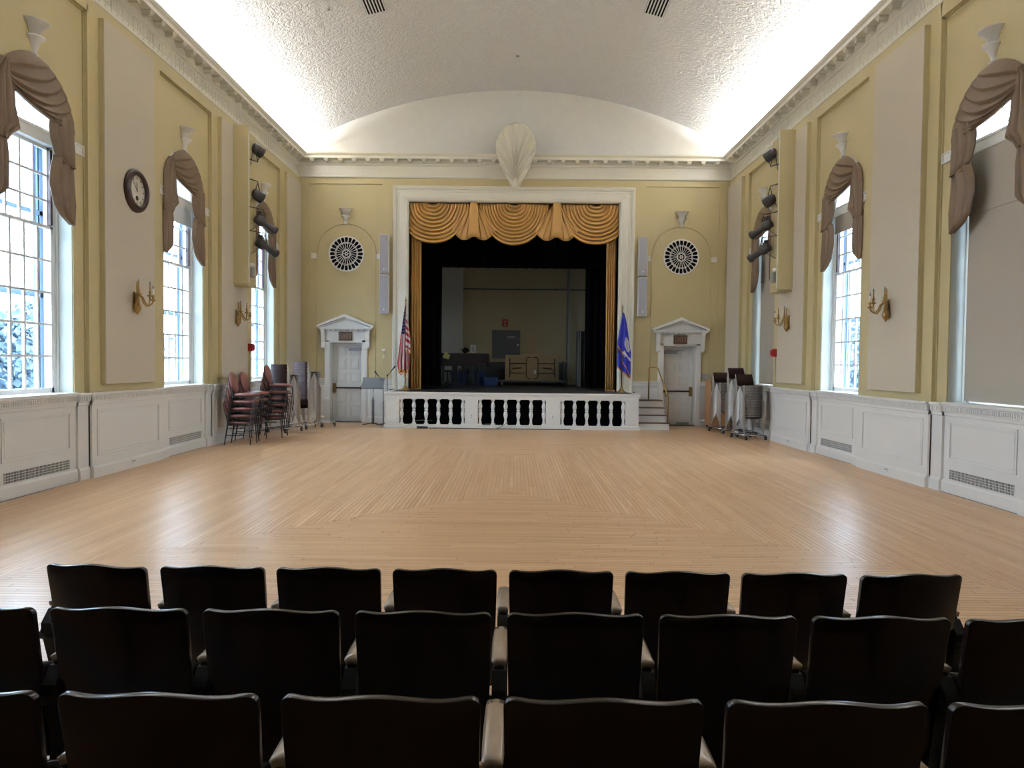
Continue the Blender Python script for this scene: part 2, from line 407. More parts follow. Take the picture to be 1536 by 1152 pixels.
# ceiling vents
for s, nm in ((-1, 'left'), (1, 'right')):
    x0 = s * 3.0; a = math.atan(x0 / sqrt(R * R - x0 * x0))
    t = thing('ceiling_vent', f'slotted air vent in the vaulted ceiling, {nm} one of the two', 'vent', (x0, 15.05, vz(x0) - .012), 0, 'ceiling vents')
    t.rotation_euler = (0, a, 0)
    b = B(); b.frame(-.25, .25, -.62, .62, .03, -.012, .012)
    fr = b.build('vent_frame', 'plaster_flat', t); fr.rotation_euler = (pi / 2, 0, 0)
    B().box(-.22, .22, -.59, .59, .006, .010).build('backing', 'dark', t)
    for i in range(7):
        x = -.2 + i * .0667; B().box(x - .014, x + .014, -.59, .59, -.012, .006).build('slat', 'plaster_flat', t)
for x, y_, nm in ((.06, 18.6, 'right of the vault crown'), (-3.9, 15.0, 'beside the left ceiling vent')):
    t = thing('sprinkler_head', f'small round sprinkler head in the ceiling {nm}', 'sprinkler', (x, y_, vz(x) - .005))
    B().lathe([(.0, -.03), (.02, -.03), (.02, -.012), (.05, -.008), (.05, .0)]).build('escutcheon', 'greydark', t)

# ------------------------------------------------------------------ side walls
def arch_wall(b, u0, u1, c, z0, z1, zs, ow, y0, y1, n=20, mi=0):
    """wall slab between u0..u1, z0..z1 with an arched opening centred at c from zs up (radius ow at ZSP)"""
    b.box(u0, c - ow, y0, y1, z0, z1, mi); b.box(c + ow, u1, y0, y1, z0, z1, mi)
    if zs > z0: b.box(c - ow, c + ow, y0, y1, z0, zs, mi)
    v = []; 
    for i in range(n + 1):
        a = pi - pi * i / n; x = c + ow * cos(a); z = ZSP + ow * sin(a)
        v += [(x, y0, z), (x, y0, z1), (x, y1, z), (x, y1, z1)]
    f = []
    for i in range(n):
        k = i * 4; m_ = k + 4
        f += [(k, m_, m_ + 1, k + 1), (k + 2, k + 3, m_ + 3, m_ + 2), (k, k + 2, m_ + 2, m_)]
    b.add(v, f, mi)

def side_wall(side):
    nm = {'L': 'left', 'R': 'right'}[side]
    root = struct('wall_' + nm, wpos(side, 0), wl(side))
    q = 1 if side == 'L' else -1           # local x = q * room y
    b = B()
    segs = [(Y0, 3.1)] ; ed = [3.1, 7.4, 11.71, 16.03, D + .4]
    # stile plane slab (y local .07 .. .59)
    for i, yb in enumerate(BAYS):
        u0, u1 = sorted((q * ed[i], q * ed[i + 1])); arch_wall(b, u0, u1, q * yb, -.2, 8.3, ZS, OW, .07, .59)
    u0, u1 = sorted((q * Y0, q * 3.1)); b.box(u0, u1, .07, .59, -.2, 8.3)
    # piers proud of it
    pe = [(Y0, BAYS[0] - 1.08)] + [(BAYS[i] + 1.08, BAYS[i + 1] - 1.08) for i in range(3)] + [(BAYS[3] + 1.08, D + .1)]
    for a, c in pe: b.box(q * a, q * c, 0, .075, 1.25, 7.2)
    for yb in BAYS: b.box(q * (yb - 1.1), q * (yb + 1.1), 0, .075, 6.96, 7.2)
    b.build('plaster_face', 'yellow', root)
    # arch trim blocks at the springing and bay mouldings
    for yb in BAYS:
        for s in (-1, 1):
            t = B(); t.frame(min(q * (yb + s * .84), q * (yb + s * 1.05)), max(q * (yb + s * .84), q * (yb + s * 1.05)), 4.80, 4.95, .02, .035, .07)
            t.box(q * (yb + s * .86), q * (yb + s * 1.03), .055, .07, 4.82, 4.93); t.build('impost_block', 'white', root)
        # thin bead around the bay
        t = B(); 
        for s in (-1, 1): t.box(q * (yb + s * 1.08), q * (yb + s * 1.06), .05, .07, 1.3, 6.96)
        t.box(q * (yb - 1.08), q * (yb + 1.08), .05, .07, 6.94, 6.96); t.build('bay_bead', 'yellow', root)
    # wainscot
    b = B()
    for a, c in pe: b.box(q * a, q * c, -.03, .0, 0, 1.2)
    for yb in BAYS:
        for s in (-1, 1): b.box(q * (yb + s * OW), q * (yb + s * 1.08), .02, .07, 0, 1.2)
        b.box(q * (yb - OW), q * (yb + OW), .055, .075, 0, 1.2)
    b.build('wainscot', 'white', root)
    # chair rail with steps
    def rail(a, c, f, nm_='chair_rail'):
        t = B(); t.prismx([(f, 1.1), (f - .012, 1.11), (f - .012, 1.15), (f - .03, 1.165), (f - .03, 1.245), (f - .055, 1.262), (f - .055, 1.285), (f - .045, 1.292), (.09, 1.292), (.09, 1.1)], q * a, q * c)
        t.build(nm_, 'white', root)
    d = B()
    def flutes(a, c, f):
        n = int((c - a) / .042)
        for i in range(n):
            x = a + (i + .5) * (c - a) / n; d.box(q * (x - .012), q * (x + .012), f - .041, f - .03, 1.178, 1.238)
    for a, c in pe: rail(a, c, -.03); flutes(max(a, 3), c, -.03)
    for yb in BAYS:
        for s in (-1, 1):
            a, c = sorted((yb + s * OW, yb + s * 1.08)); rail(a, c, .02); flutes(a, c, .02)
        rail(yb - OW, yb + OW, .055); flutes(yb - OW, yb + OW, .055)
    d.build('fluted_frieze', 'white', root)['kind'] = 'stuff'
    # raised panel mouldings
    def pan(a, c, z0, z1, f):
        t = B(); u0, u1 = sorted((q * a, q * c)); t.frame(u0, u1, z0, z1, .035, f - .014, f); t.frame(u0 + .05, u1 - .05, z0 + .05, z1 - .05, .012, f - .008, f)
        t.build('panel_moulding', 'white', root, .004)
    for a, c in pe[1:]:
        if c - a > 1.9: pan(a + .13, c - .13, .32, 1.04, -.03)
        else: pan(a + .13, c - .12, .32, 1.04, -.03)
    for yb in BAYS: pan(yb - OW + .12, yb + OW - .12, .47, 1.04, .055)
    # baseboard
    bb = B(); 
    def base(a, c, f): bb.prismx([(f, 0), (f - .03, 0), (f - .03, .15), (f - .018, .165), (f - .012, .185), (f, .19)], q * a, q * c)
    for a, c in pe: base(a, c, -.03)
    for yb in BAYS:
        for s in (-1, 1): a, c = sorted((yb + s * OW, yb + s * 1.08)); base(a, c, .02)
        base(yb - OW, yb + OW, .055)
    o = bb.build('baseboard_' + nm, 'white'); o.location = wpos(side, 0); o.rotation_euler = (0, 0, wl(side)); st(o)
    return root
wallL = side_wall('L'); wallR = side_wall('R')

# ------------------------------------------------------------------ windows
wn = 0
def pane_mesh(w_, h): return B().box(-w_ / 2, w_ / 2, -.002, .002, -h / 2, h / 2).mesh('pane', 'glass')
PW = .272; LH = .448; UH = .385
pm_low = pane_mesh(PW - .02, LH - .02); pm_up = pane_mesh(PW - .02, UH - .02)
def window(side, yb, shade):
    global wn; wn += 1
    root = struct(f'window_{wn}', wpos(side, yb), wl(side))
    FY = .33                                  # depth of the sash plane
    # reveal lining and sill
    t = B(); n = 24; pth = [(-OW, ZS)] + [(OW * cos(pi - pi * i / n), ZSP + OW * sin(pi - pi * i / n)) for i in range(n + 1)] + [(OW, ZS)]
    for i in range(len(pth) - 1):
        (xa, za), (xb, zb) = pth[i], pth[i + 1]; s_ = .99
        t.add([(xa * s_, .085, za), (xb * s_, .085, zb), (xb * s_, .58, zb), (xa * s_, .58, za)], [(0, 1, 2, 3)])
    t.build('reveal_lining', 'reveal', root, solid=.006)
    B().box(-OW - .0, OW + .0, .0, .58, 1.27, 1.305).build('window_sill', 'white', root, .006)
    # outer frame: jambs, arched head, transom
    t = B()
    for s in (-1, 1):
        t.box(s * OW, s * (OW - .035), FY - .05, FY + .12, 1.3, ZSP); t.box(s * (OW - .035), s * (OW - .085), FY - .025, FY + .12, 1.3, 4.9)
    ra, rb = OW, OW - .07
    t.lathe([(rb, FY * -1 + .04), (ra, FY * -1 + .04), (ra, -FY - .1), (rb, -FY - .1), (rb, -FY + .04)], (0, 0, ZSP), 24, a0=0, a1=pi, axis='y')
    t.build('window_frame', 'white', root)
    B().box(-OW, OW, FY - .07, FY + .12, 4.83, 5.02).box(-OW, OW, FY - .09, FY - .05, 4.985, 5.02).build('transom', 'white', root, .004)
    iw = OW - .085                            # .735
    # lower sash (room side): z 1.36..3.66, five rows; upper sash behind: 3.62..4.83, three rows
    def sash(nm, z0, z1, fy, rows, ph, pm, rail_b, rail_t):
        t = B(); t.box(-iw, -iw + .05, fy - .02, fy + .02, z0, z1); t.box(iw - .05, iw, fy - .02, fy + .02, z0, z1)
        t.box(-iw, iw, fy - .02, fy + .02, z0, z0 + rail_b); t.box(-iw, iw, fy - .02, fy + .02, z1 - rail_t, z1)
        gw = 2 * (iw - .05); h = z1 - z0 - rail_b - rail_t; sxn = gw / 5; szn = h / rows
        so = t.build(nm, 'white', root)
        mt = B()
        for i in range(1, 5): x = -iw + .05 + i * sxn; mt.box(x - .018, x + .018, fy - .016, fy + .016, z0 + rail_b, z1 - rail_t)
        for j in range(1, rows): z = z0 + rail_b + j * szn; mt.box(-iw + .05, iw - .05, fy - .014, fy + .014, z - .015, z + .015)
        mt.build('muntins', 'white', so)
        for i in range(5):
            for j in range(rows):
                p = bpy.data.objects.new('pane', pm); COL.objects.link(p); p.parent = so
                p.location = (-iw + .05 + (i + .5) * sxn, fy + .004, z0 + rail_b + (j + .5) * szn)
                p.scale = ((sxn - .012) / (PW - .02), 1, (szn - .012) / (ph - .02))
    sash('lower_sash', 1.31, 3.70, FY, 5, LH, pm_low, .07, .045)
    sash('upper_sash', 3.66, 4.83, FY + .05, 3, UH, pm_up, .045, .045)
    for s in (-1, 1): B().box(s * (iw - .045), s * iw, FY - .018, FY + .02, 3.72, 4.8).build('weather_strip', 'brown_strip', root)
    # fanlight glass and bars
    t = B(); fr = rb - .0; ptz = [(fr * cos(pi * i / 24), ZSP + fr * sin(pi * i / 24)) for i in range(25)]
    t.prism(ptz, FY + .02, FY + .024); t.build('fanlight_pane', 'glass', root)
    t = B()
    for a in (60, 120): t.obox((.4 * cos(radians(a)), FY + .01, ZSP + .4 * sin(radians(a))), (.8, .025, .016), (0, -radians(a), 0))
    t.build('fan_bars', 'white', root)
    # storm window outside
    t = B(); t.frame(-.76, .76, 1.31, 4.9, .07, FY + .14, FY + .17); t.box(-.76, .76, FY + .14, FY + .17, 2.68, 2.75); t.box(-.76, .76, FY + .14, FY + .17, 3.86, 3.92)
    t.box(-.76, -.62, FY + .18, FY + .2, 1.31, 4.9); t.box(.62, .76, FY + .18, FY + .2, 1.31, 4.9)
    for s in (-1, 1):
        for j in range(4): t.box(s * (.66 + .03 * j), s * (.67 + .03 * j), FY + .15, FY + .22, 1.31, 4.9)
    t.build('storm_window', 'stormblue', root)
    # roller shades
    if shade == 'full':
        t = B(); t.box(-iw + .02, iw - .01, FY - .07, FY - .066, 1.33, 4.84); o = t.build('roller_shade', 'shade', root); o['label'] = 'beige roller shade drawn down to the sill'
        B().box(-iw + .02, iw - .01, FY - .085, FY - .062, 3.98, 4.02).build('shade_batten', 'shade', o)
    elif shade == 'short':
        z = 4.5; t = B(); t.box(-iw + .02, iw - .01, FY - .07, FY - .066, z, 4.84); o = t.build('roller_shade', 'shade' if side == 'R' else 'whiteshade', root)
        B().box(-iw + .02, iw - .01, FY - .078, FY - .06, z - .015, z + .015).build('shade_hem_bar', 'shade' if side == 'R' else 'whiteshade', o)
    return root
for i, yb in enumerate(BAYS): window('L', yb, [None, None, 'short', None][i])
for i, yb in enumerate(BAYS): window('R', yb, ['full', 'full', 'short', 'full'][i])

# ------------------------------------------------------------------ swagged window curtains
def bez(P, t):
    P = [Vector(p) for p in P]
    while len(P) > 1: P = [P[i].lerp(P[i + 1], t) for i in range(len(P) - 1)]
    return P[0]
def curtain(side, yb, label):
    q = 1 if side == 'L' else -1
    root = thing('swag_curtain', label, 'curtain', wpos(side, yb), wl(side), 'arched window swag curtains')
    Y = .065
    def swag(s, t):
        rr = OW + .02; ae = radians(82 - 79 * t); A = Vector((-.70 + .05 * t, 5.45 - .10 * t)); E_ = Vector((rr * cos(ae), ZSP + rr * sin(ae)))
        k = sin(pi * t)
        p1 = A + Vector((.18, .30)).lerp(Vector((.30, -.26)), t) - Vector((0, .20 * k)); p2 = E_ + Vector((-.27, .04)).lerp(Vector((-.46, .0)), t) - Vector((.03 * k, .42 * k))
        p = bez([A, p1, p2, E_], s)
        amp = .05 * (.25 + .75 * sin(pi * min(1, s * 1.05)) ** .7)
        fold = 1 - (1 - (7 * t) % 1.0) ** 1.5
        return (q * p.x, Y - .01 - amp * fold - .04 * sin(pi * s), p.y)
    b = B(); b.grid(swag, 40, 64); b.build('swag', 'tan', root, solid=.012)
    def tail(left, right, n, nm, y_, amp, ny=56):
        # left/right: lists of (z, u) descending
        def ip(L, z):
            for i in range(len(L) - 1):
                if L[i][0] >= z >= L[i + 1][0]:
                    k = (L[i][0] - z) / (L[i][0] - L[i + 1][0] + 1e-9); k = k * k * (3 - 2 * k) if False else k
                    return L[i][1] + (L[i + 1][1] - L[i][1]) * k
            return L[-1][1]
        zt, zb = left[0][0], min(left[-1][0], right[-1][0])
        def f(s, t):
            z = zt + (zb - zt) * t
            l, r = ip(left, z), ip(right, z); x = l + (r - l) * s
            return (q * x, y_ - amp * (abs(sin(pi * n * s + .8 * t)) ** .8) * min(1, .3 + 6 * s * (1 - s)) - .03 * sin(pi * s), z)
        B().grid(f, 30, ny).build(nm, 'tan', root, solid=.012)
    tail([(5.56, -.66), (5.4, -.80), (5.2, -.87), (4.9, -.88), (4.62, -.87), (4.55, -.86)], [(5.52, -.55), (5.2, -.42), (5.0, -.40), (4.76, -.32), (4.66, -.47), (4.55, -.56)], 3.5, 'gathered_tail', Y - .015, .05)
    tail([(4.66, -.86), (4.3, -.87), (3.95, -.87), (3.77, -.86)], [(4.66, -.57), (4.35, -.51), (3.98, -.51), (3.9, -.58), (3.77, -.80)], 3, 'lower_tail', Y - .0, .045)
    tail([(5.2, .30), (5.0, .26), (4.85, .28), (4.66, .36), (4.56, .52), (4.54, .66)], [(5.2, .80), (5.0, .82), (4.8, .83), (4.6, .83), (4.54, .80)], 3, 'gathered_tail', Y - .015, .045)
    tail([(4.64, .38), (4.45, .31), (4.22, .28), (3.95, .37), (3.83, .50), (3.73, .70)], [(4.64, .80), (4.3, .83), (4.02, .86), (3.85, .83), (3.73, .78)], 2.5, 'lower_tail', Y - .0, .045)
    return root
nmw = {1: 'nearest', 2: 'middle', 3: 'farthest'}
for side, sn in (('L', 'left'), ('R', 'right')):
    for i in (1, 2, 3):
        curtain(side, BAYS[i], f'tan damask swag curtain over the {nmw[i]} arched window of the {sn} wall')

# ------------------------------------------------------------------ plaster vase brackets
def bracket(side, a, label, z=5.84, off=-.07):
    t = thing('urn_bracket', label, 'bracket', wpos(side, a, off), wl(side), 'white plaster urn brackets')
    b = B(); prof = [(.02, z), (.045, z + .02), (.03, z + .05), (.04, z + .08), (.075, z + .17), (.135, z + .225), (.135, z + .235), (.07, z + .24)]
    b.lathe(prof, (0, 0, 0), 24, a0=pi, a1=2 * pi); b.build('lower_bell', 'white', t, solid=.008)
    b = B(); nn = 36; pr = [(.07, z + .235), (.075, z + .27), (.10, z + .34), (.14, z + .39), (.19, z + .425), (.195, z + .435), (.02, z + .44)]
    v = []
    for r, zz in pr:
        for i in range(nn + 1):
            an = pi + pi * i / nn; r2 = r * (1 + (.05 if i % 2 else -.03) * (r < .18)); v.append((r2 * cos(an), r2 * sin(an), zz))
    b.add(v, [(j * (nn + 1) + i, j * (nn + 1) + i + 1, (j + 1) * (nn + 1) + i + 1, (j + 1) * (nn + 1) + i) for j in range(len(pr) - 1) for i in range(nn)], 0, False)
    b.build('fluted_bowl', 'white', t, solid=.006)
    B().lathe([(0, z - .03), (.03, z - .015), (.035, z + .01), (.0, z + .03)], (0, -.03, 0), 12).build('scroll', 'white', t)
    B().box(-.05, .05, -.004, .0, z, z + .42).build('back_plate', 'white', t)
for side, sn in (('L', 'left'), ('R', 'right')):
    for i in (1, 2, 3): bracket(side, BAYS[i], f'white plaster urn bracket above the {nmw[i]} window of the {sn} wall')
bracket('F', -4.93, 'white plaster urn bracket above the round grille left of the stage', 5.83, 0)
bracket('F', 4.91, 'white plaster urn bracket above the round grille right of the stage', 5.83, 0)

# ------------------------------------------------------------------ acoustic panels on the piers
for side, sn in (('L', 'left'), ('R', 'right')):
    for a0, a1, lb in ((6.67, 8.12, 'nearest, beside the frame edge'), (10.92, 12.42, 'between nearest and middle windows'), (15.25, 16.72, 'between middle and farthest windows'), (19.62, 20.86, 'in the corner by the far wall')):
        t = thing('wall_panel', f'tall cream acoustic panel on the {sn} wall {lb}', 'panel', wpos(side, (a0 + a1) / 2), wl(side), 'cream acoustic wall panels')
        h = (a1 - a0) / 2
        B().box(-h, h, -.075, .0, 1.41, 6.98).build('backer', 'yellow', t)
        B().box(-h + .004, h - .004, -.088, -.074, 1.414, 6.976).build('fabric_face', 'panel', t, .004)

# ------------------------------------------------------------------ cornice (sweeps left wall, far wall, right wall)
XC = 6.34
prof = [(0, 7.17), (.02, 7.17), (.045, 7.19), (.045, 7.215), (.025, 7.23), (.025, 7.52), (.045, 7.53), (.06, 7.55), (.06, 7.575), (.085, 7.60), (.085, 7.675), (.27, 7.675), (.27, 7.75), (.30, 7.775), (.32, 7.81), (.32, 7.835), (.255, 7.835), (.255, 7.74), (0, 7.74)]
path = [((-XC, Y0), (1, 0)), ((-XC, D), (1, -1)), ((XC, D), (-1, -1)), ((XC, Y0), (-1, 0))]
b = B(); b.sweep(prof, path); cor = b.build('trim_3', 'cream'); st(cor, 'plaster entablature with modillions and fret band')
# modillions
b = B(); b.box(-.065, .065, -.25, -.085, 7.640, 7.678); b.box(-.05, .05, -.235, -.085, 7.612, 7.642); b.box(-.036, .036, -.20, -.085, 7.585, 7.614); b.cyl((-.036, -.215, 7.612), (.036, -.215, 7.612), .016, n=8)
mm = b.mesh('modillion', 'cream')
def place(mesh, name, loc, rz, parent):
    o = bpy.data.objects.new(name, mesh); COL.objects.link(o); o.parent = parent; o.location = loc; o.rotation_euler = (0, 0, rz); return o
nf = 30
for i in range(nf):
    x = -5.87 + 11.74 * i / (nf - 1)
    if abs(x) < .5: continue
    place(mm, 'modillion', (x, D, 0), 0, cor)
for s in (-1, 1):
    for i in range(37): place(mm, 'modillion', (s * XC, D - .47 - i * .3985, 0), -s * pi / 2, cor)
# fret band
kb = B()
def key(x, z0, hgt, wd):       # a square spiral fret
    e = .013; y0, y1 = -.033, -.024
    z1 = z0 + hgt
    kb.box(x, x + wd * .84, y0, y1, z1 - e, z1); kb.box(x, x + e, y0, y1, z0, z1 - e)
    kb.box(x + wd * .84 - e, x + wd * .84, y0, y1, z0 + hgt * .25, z1 - e)
    kb.box(x + wd * .3, x + wd * .84 - e, y0, y1, z0 + hgt * .25, z0 + hgt * .25 + e)
    kb.box(x + wd * .3, x + wd * .3 + e, y0, y1, z0 + hgt * .25 + e, z1 - hgt * .28)
    kb.box(x + wd * .3 + e, x + wd * .6, y0, y1, z1 - hgt * .28 - e, z1 - hgt * .28)
    kb.box(x - wd * .16, x, y0, y1, z0, z0 + e)
def fret(nm, ua, ub, loc, rz):
    global kb; kb = B(); n = int((ub - ua) / .16); wd = (ub - ua) / n
    for i in range(n): key(ua + i * wd + wd * .16, 7.25, .24, wd)
    o = kb.build(nm, 'cream', cor, fix=False); o.location = loc; o.rotation_euler = (0, 0, rz); o['kind'] = 'stuff'
fret('fret_relief', -6.3, 6.3, (0, D, 0), 0); fret('fret_relief', 4, D, (-XC, 0, 0), pi / 2); fret('fret_relief', -D, -4, (XC, 0, 0), -pi / 2)

# ------------------------------------------------------------------ far wall
PX = 3.07; PZ = 6.48; ZST = .985
fwl = struct('wall_far')
b = B(); T0, T1 = D + .03, D + .36
b.box(-6.8, -5.40, T0, T1, -.2, 8.3); b.box(-4.44, -PX, T0, T1, -.2, 8.3); b.box(-5.40, -4.44, T0, T1, 2.36, 8.3)
b.box(6.8, 5.40, T0, T1, -.2, 8.3); b.box(4.44, PX, T0, T1, -.2, 8.3); b.box(5.40, 4.44, T0, T1, 2.36, 8.3)
b.box(-PX, PX, T0, T1, PZ, 8.3); b.box(-PX, PX, T0, T1, -.2, 0.0)
# stiles proud of the recessed fields
for s in (-1, 1):
    b.box(s * 3.1, s * 3.87, D, T0 + .01, 1.3, 7.2); b.box(s * 6.02, s * 6.5, D, T0 + .01, 1.3, 7.2); b.box(s * 3.87, s * 6.02, D, T0 + .01, 7.0, 7.2)
b.box(-3.1, 3.1, D, T0 + .01, 6.5, 7.2)
b.build('plaster_face', 'yellow', fwl)
for s in (-1, 1):
    # wainscot, chair rail, arch moulding, strips
    w_ = B()
    for a, c in ((3.5, 4.31), (5.54, 6.4)): w_.box(s * a, s * c, D + .005, T0 + .02, 0, 1.2)
    w_.build('wainscot', 'white', fwl)
    r = B(); 
    for a, c in ((3.5, 4.31), (5.54, 6.4)):
        r.prismx([(D + .01, 1.1), (D - .01, 1.12), (D - .01, 1.15), (D - .03, 1.17), (D - .03, 1.25), (D - .05, 1.27), (D - .05, 1.295), (D + .04, 1.295), (D + .04, 1.1)], s * a, s * c)
        n = int((c - a) / .045)
        for i in range(n): x = a + (i + .5) * (c - a) / n; r.box(s * (x - .012), s * (x + .012), D - .041, D - .03, 1.185, 1.24)
    r.build('chair_rail', 'white', fwl)
    for a, c in ((3.62, 4.2), (5.62, 6.15)):
        w_ = B(); u0, u1 = sorted((s * a, s * c)); w_.frame(u0, u1, .3, 1.04, .025, D - .006, D + .006); w_.build('panel_moulding', 'white', fwl)
    a_ = B(); n = 30
    a_.tube([(s * 4.92 + .87 * cos(pi * i / n), D + .025, 4.97 + .87 * sin(pi * i / n)) for i in range(n + 1)], .014, 6)
    for x in (-.87, .87): a_.tube([(s * 4.92 + x, D + .025, 4.97), (s * 4.92 + x, D + .025, 1.3)], .009, 6)
    a_.build('arch_moulding', 'yellow', fwl)
    for x in (-.96 - .08, .96 - .08 + .0):
        t = B(); t.frame(s * 4.92 + x, s * 4.92 + x + .16, 4.82, 4.97, .02, D - .01, D + .03); t.box(s * 4.92 + x + .03, s * 4.92 + x + .13, D + .005, D + .03, 4.84, 4.95); t.build('impost_block', 'white', fwl)
bb = B()
for s in (-1, 1):
    for a, c in ((3.47, 4.31), (5.54, 6.4)): bb.prismx([(D + .01, 0), (D - .03, 0), (D - .03, .15), (D - .015, .175), (D + .01, .18)], s * a, s * c)
st(bb.build('baseboard_far', 'white'))

# round grilles
for s, sn in ((-1, 'left'), (1, 'right')):
    t = thing('round_grille', f'white round spoked grille high on the far wall {sn} of the stage', 'grille', (s * 4.92, D + .03, 4.96), 0, 'round wall grilles')
    B().lathe([(0, -.0), (.49, -.0), (.49, -.006)], (0, -.004, 0), 40, axis='y').build('dark_backing', 'dark', t)
    def ringo(r, w2, nm): B().lathe([(r - w2, -.0), (r - w2, .035), (r + w2, .035), (r + w2, .0)], (0, 0, 0), 48, axis='y', smooth=False).build(nm, 'white', t)
    ringo(.505, .018, 'outer_ring'); ringo(.335, .007, 'middle_ring'); ringo(.305, .004, 'inner_bead'); ringo(.115, .013, 'hub_ring'); ringo(.035, .012, 'hub_centre')
    for k in range(24):
        a = 2 * pi * (k + .5) / 24; sp = B()
        ca, sa = cos(a), sin(a)
        def P(r, o): return (r * ca - o * sa, r * sa + o * ca)
        sp.prism([P(.12, -.0045), P(.33, -.008), P(.44, -.010), P(.475, -.022), P(.50, -.052), P(.50, .052), P(.475, .022), P(.44, .010), P(.33, .008), P(.12, .0045)], -.03, 0)
        sp.build('spoke', 'white', t)
    for k in range(6):
        a = 2 * pi * k / 6; B().obox((.075 * cos(a), -.015, .075 * sin(a)), (.07, .02, .012), (0, -a, 0)).build('hub_spoke', 'white', t)

# column loudspeakers
for s, sn in ((-1, 'left'), (1, 'right')):
    for z0, z1, pos in ((3.2, 4.33, 'lower'), (4.37, 5.5, 'upper')):
        t = thing('column_speaker', f'{pos} grey column loudspeaker on the wall {sn} of the stage', 'speaker', (s * 3.765, D - .02, z0), 0, 'grey column speakers')
        h = z1 - z0
        B().box(-.13, .13, -.22, -.02, 0, h).build('cabinet', 'whiteplastic', t, .01)
        B().box(-.118, .118, -.235, -.22, .015, h - .015).build('speaker_grille', 'grey', t, .006)
        B().cyl((0, -.236, .12), (0, -.242, .12), .022, n=14).build('badge', 'whiteplastic', t)
        B().box(-.05, .05, -.02, .02, h * .3, h * .7).build('wall_bracket', 'greydark', t)

# proscenium frame
pf = B(); pr = [(0, 0), (0, -.16), (.04, -.2), (.09, -.2), (.12, -.14), (.2, -.1), (.28, -.09), (.31, -.06), (.36, -.06), (.38, -.10), (.44, -.12), (.47, -.10), (.47, 0)]
def framepath(x, z0, z1, prof):
    pts = [(-x, z0, -1, 0), (-x, z1, -1, 1), (x, z1, 1, 1), (x, z0, 1, 0)]; n = len(prof); v = []
    for px, pz, dx, dz in pts: v += [(px + dx * o, D + d + .03, pz + dz * o) for o, d in prof]
    return v, [(i * n + j, (i + 1) * n + j, (i + 1) * n + j + 1, i * n + j + 1) for i in range(3) for j in range(n - 1)]
v, f = framepath(PX, ZST, PZ, pr); pf.add(v, f); o = pf.build('trim_4', 'cream'); st(o, 'moulded cream proscenium frame')
# jamb lining through the wall thickness
b = B(); b.box(-PX - .02, -PX, D - .02, T1, ZST, PZ); b.box(PX, PX + .02, D - .02, T1, ZST, PZ); b.box(-PX, PX, D - .02, T1, PZ, PZ + .02); b.build('reveal_lining', 'cream', o)

# shell
def shell():
    t = thing('shell_ornament', 'large cream scallop shell ornament above the stage opening', 'ornament', (0.03, D - .38, 6.81))
    lob = 13
    def outline(e):
        if e < .5: a = e / .5 * pi / 2; return .565 * sin(a), 1.12 + .70 * cos(a)
        k = (e - .5) / .5; return .565 * (1 - k ** 1.5) + .13 * k ** 1.5, 1.12 * (1 - k) + .10 * k
    def fn(s, tt):
        d = s * 2 - 1; ox, oz = outline(abs(d)); sg = 1 if d > 0 else -1
        lp = (s * lob) % 1; sc = abs(sin(pi * lp)) ** .55; k = 1 + (.05 * sc - .03)
        t2 = .03 + .97 * tt
        x = sg * ox * t2 ** 1.7 * k; z = .06 + (oz * k - .06) * t2
        y_ = .04 - .15 * sin(pi * min(1, t2 * .85)) * (1 - .3 * d * d) - .07 * (1 - sc) * min(1, t2 * 2) - .10 * t2 ** 5
        return (x, y_, z)
    B().grid(fn, lob * 10, 26).build('shell_fan', 'cream', t, solid=.03)
    B().lathe([(0, -.09), (.05, -.085), (.085, -.05), (.09, 0), (.085, .05), (.05, .085), (0, .09)], (0, -.1, .06), 16).build('scroll_knob', 'cream', t)
    B().tube([(0, -.14, .0), (0, -.17, .08), (0, -.15, .2), (0, -.08, .3)], [.05, .055, .045, .02], 10).build('scroll_stem', 'cream', t)
    B().tube([(-.16, -.05, .2), (-.12, -.08, .05), (0, -.1, -.0), (.12, -.08, .05), (.16, -.05, .2)], .02, 8).build('scroll_rim', 'cream', t)
    B().box(-.12, .12, .02, .36, .35, 1.05).build('mounting_block', 'cream', t)
shell()

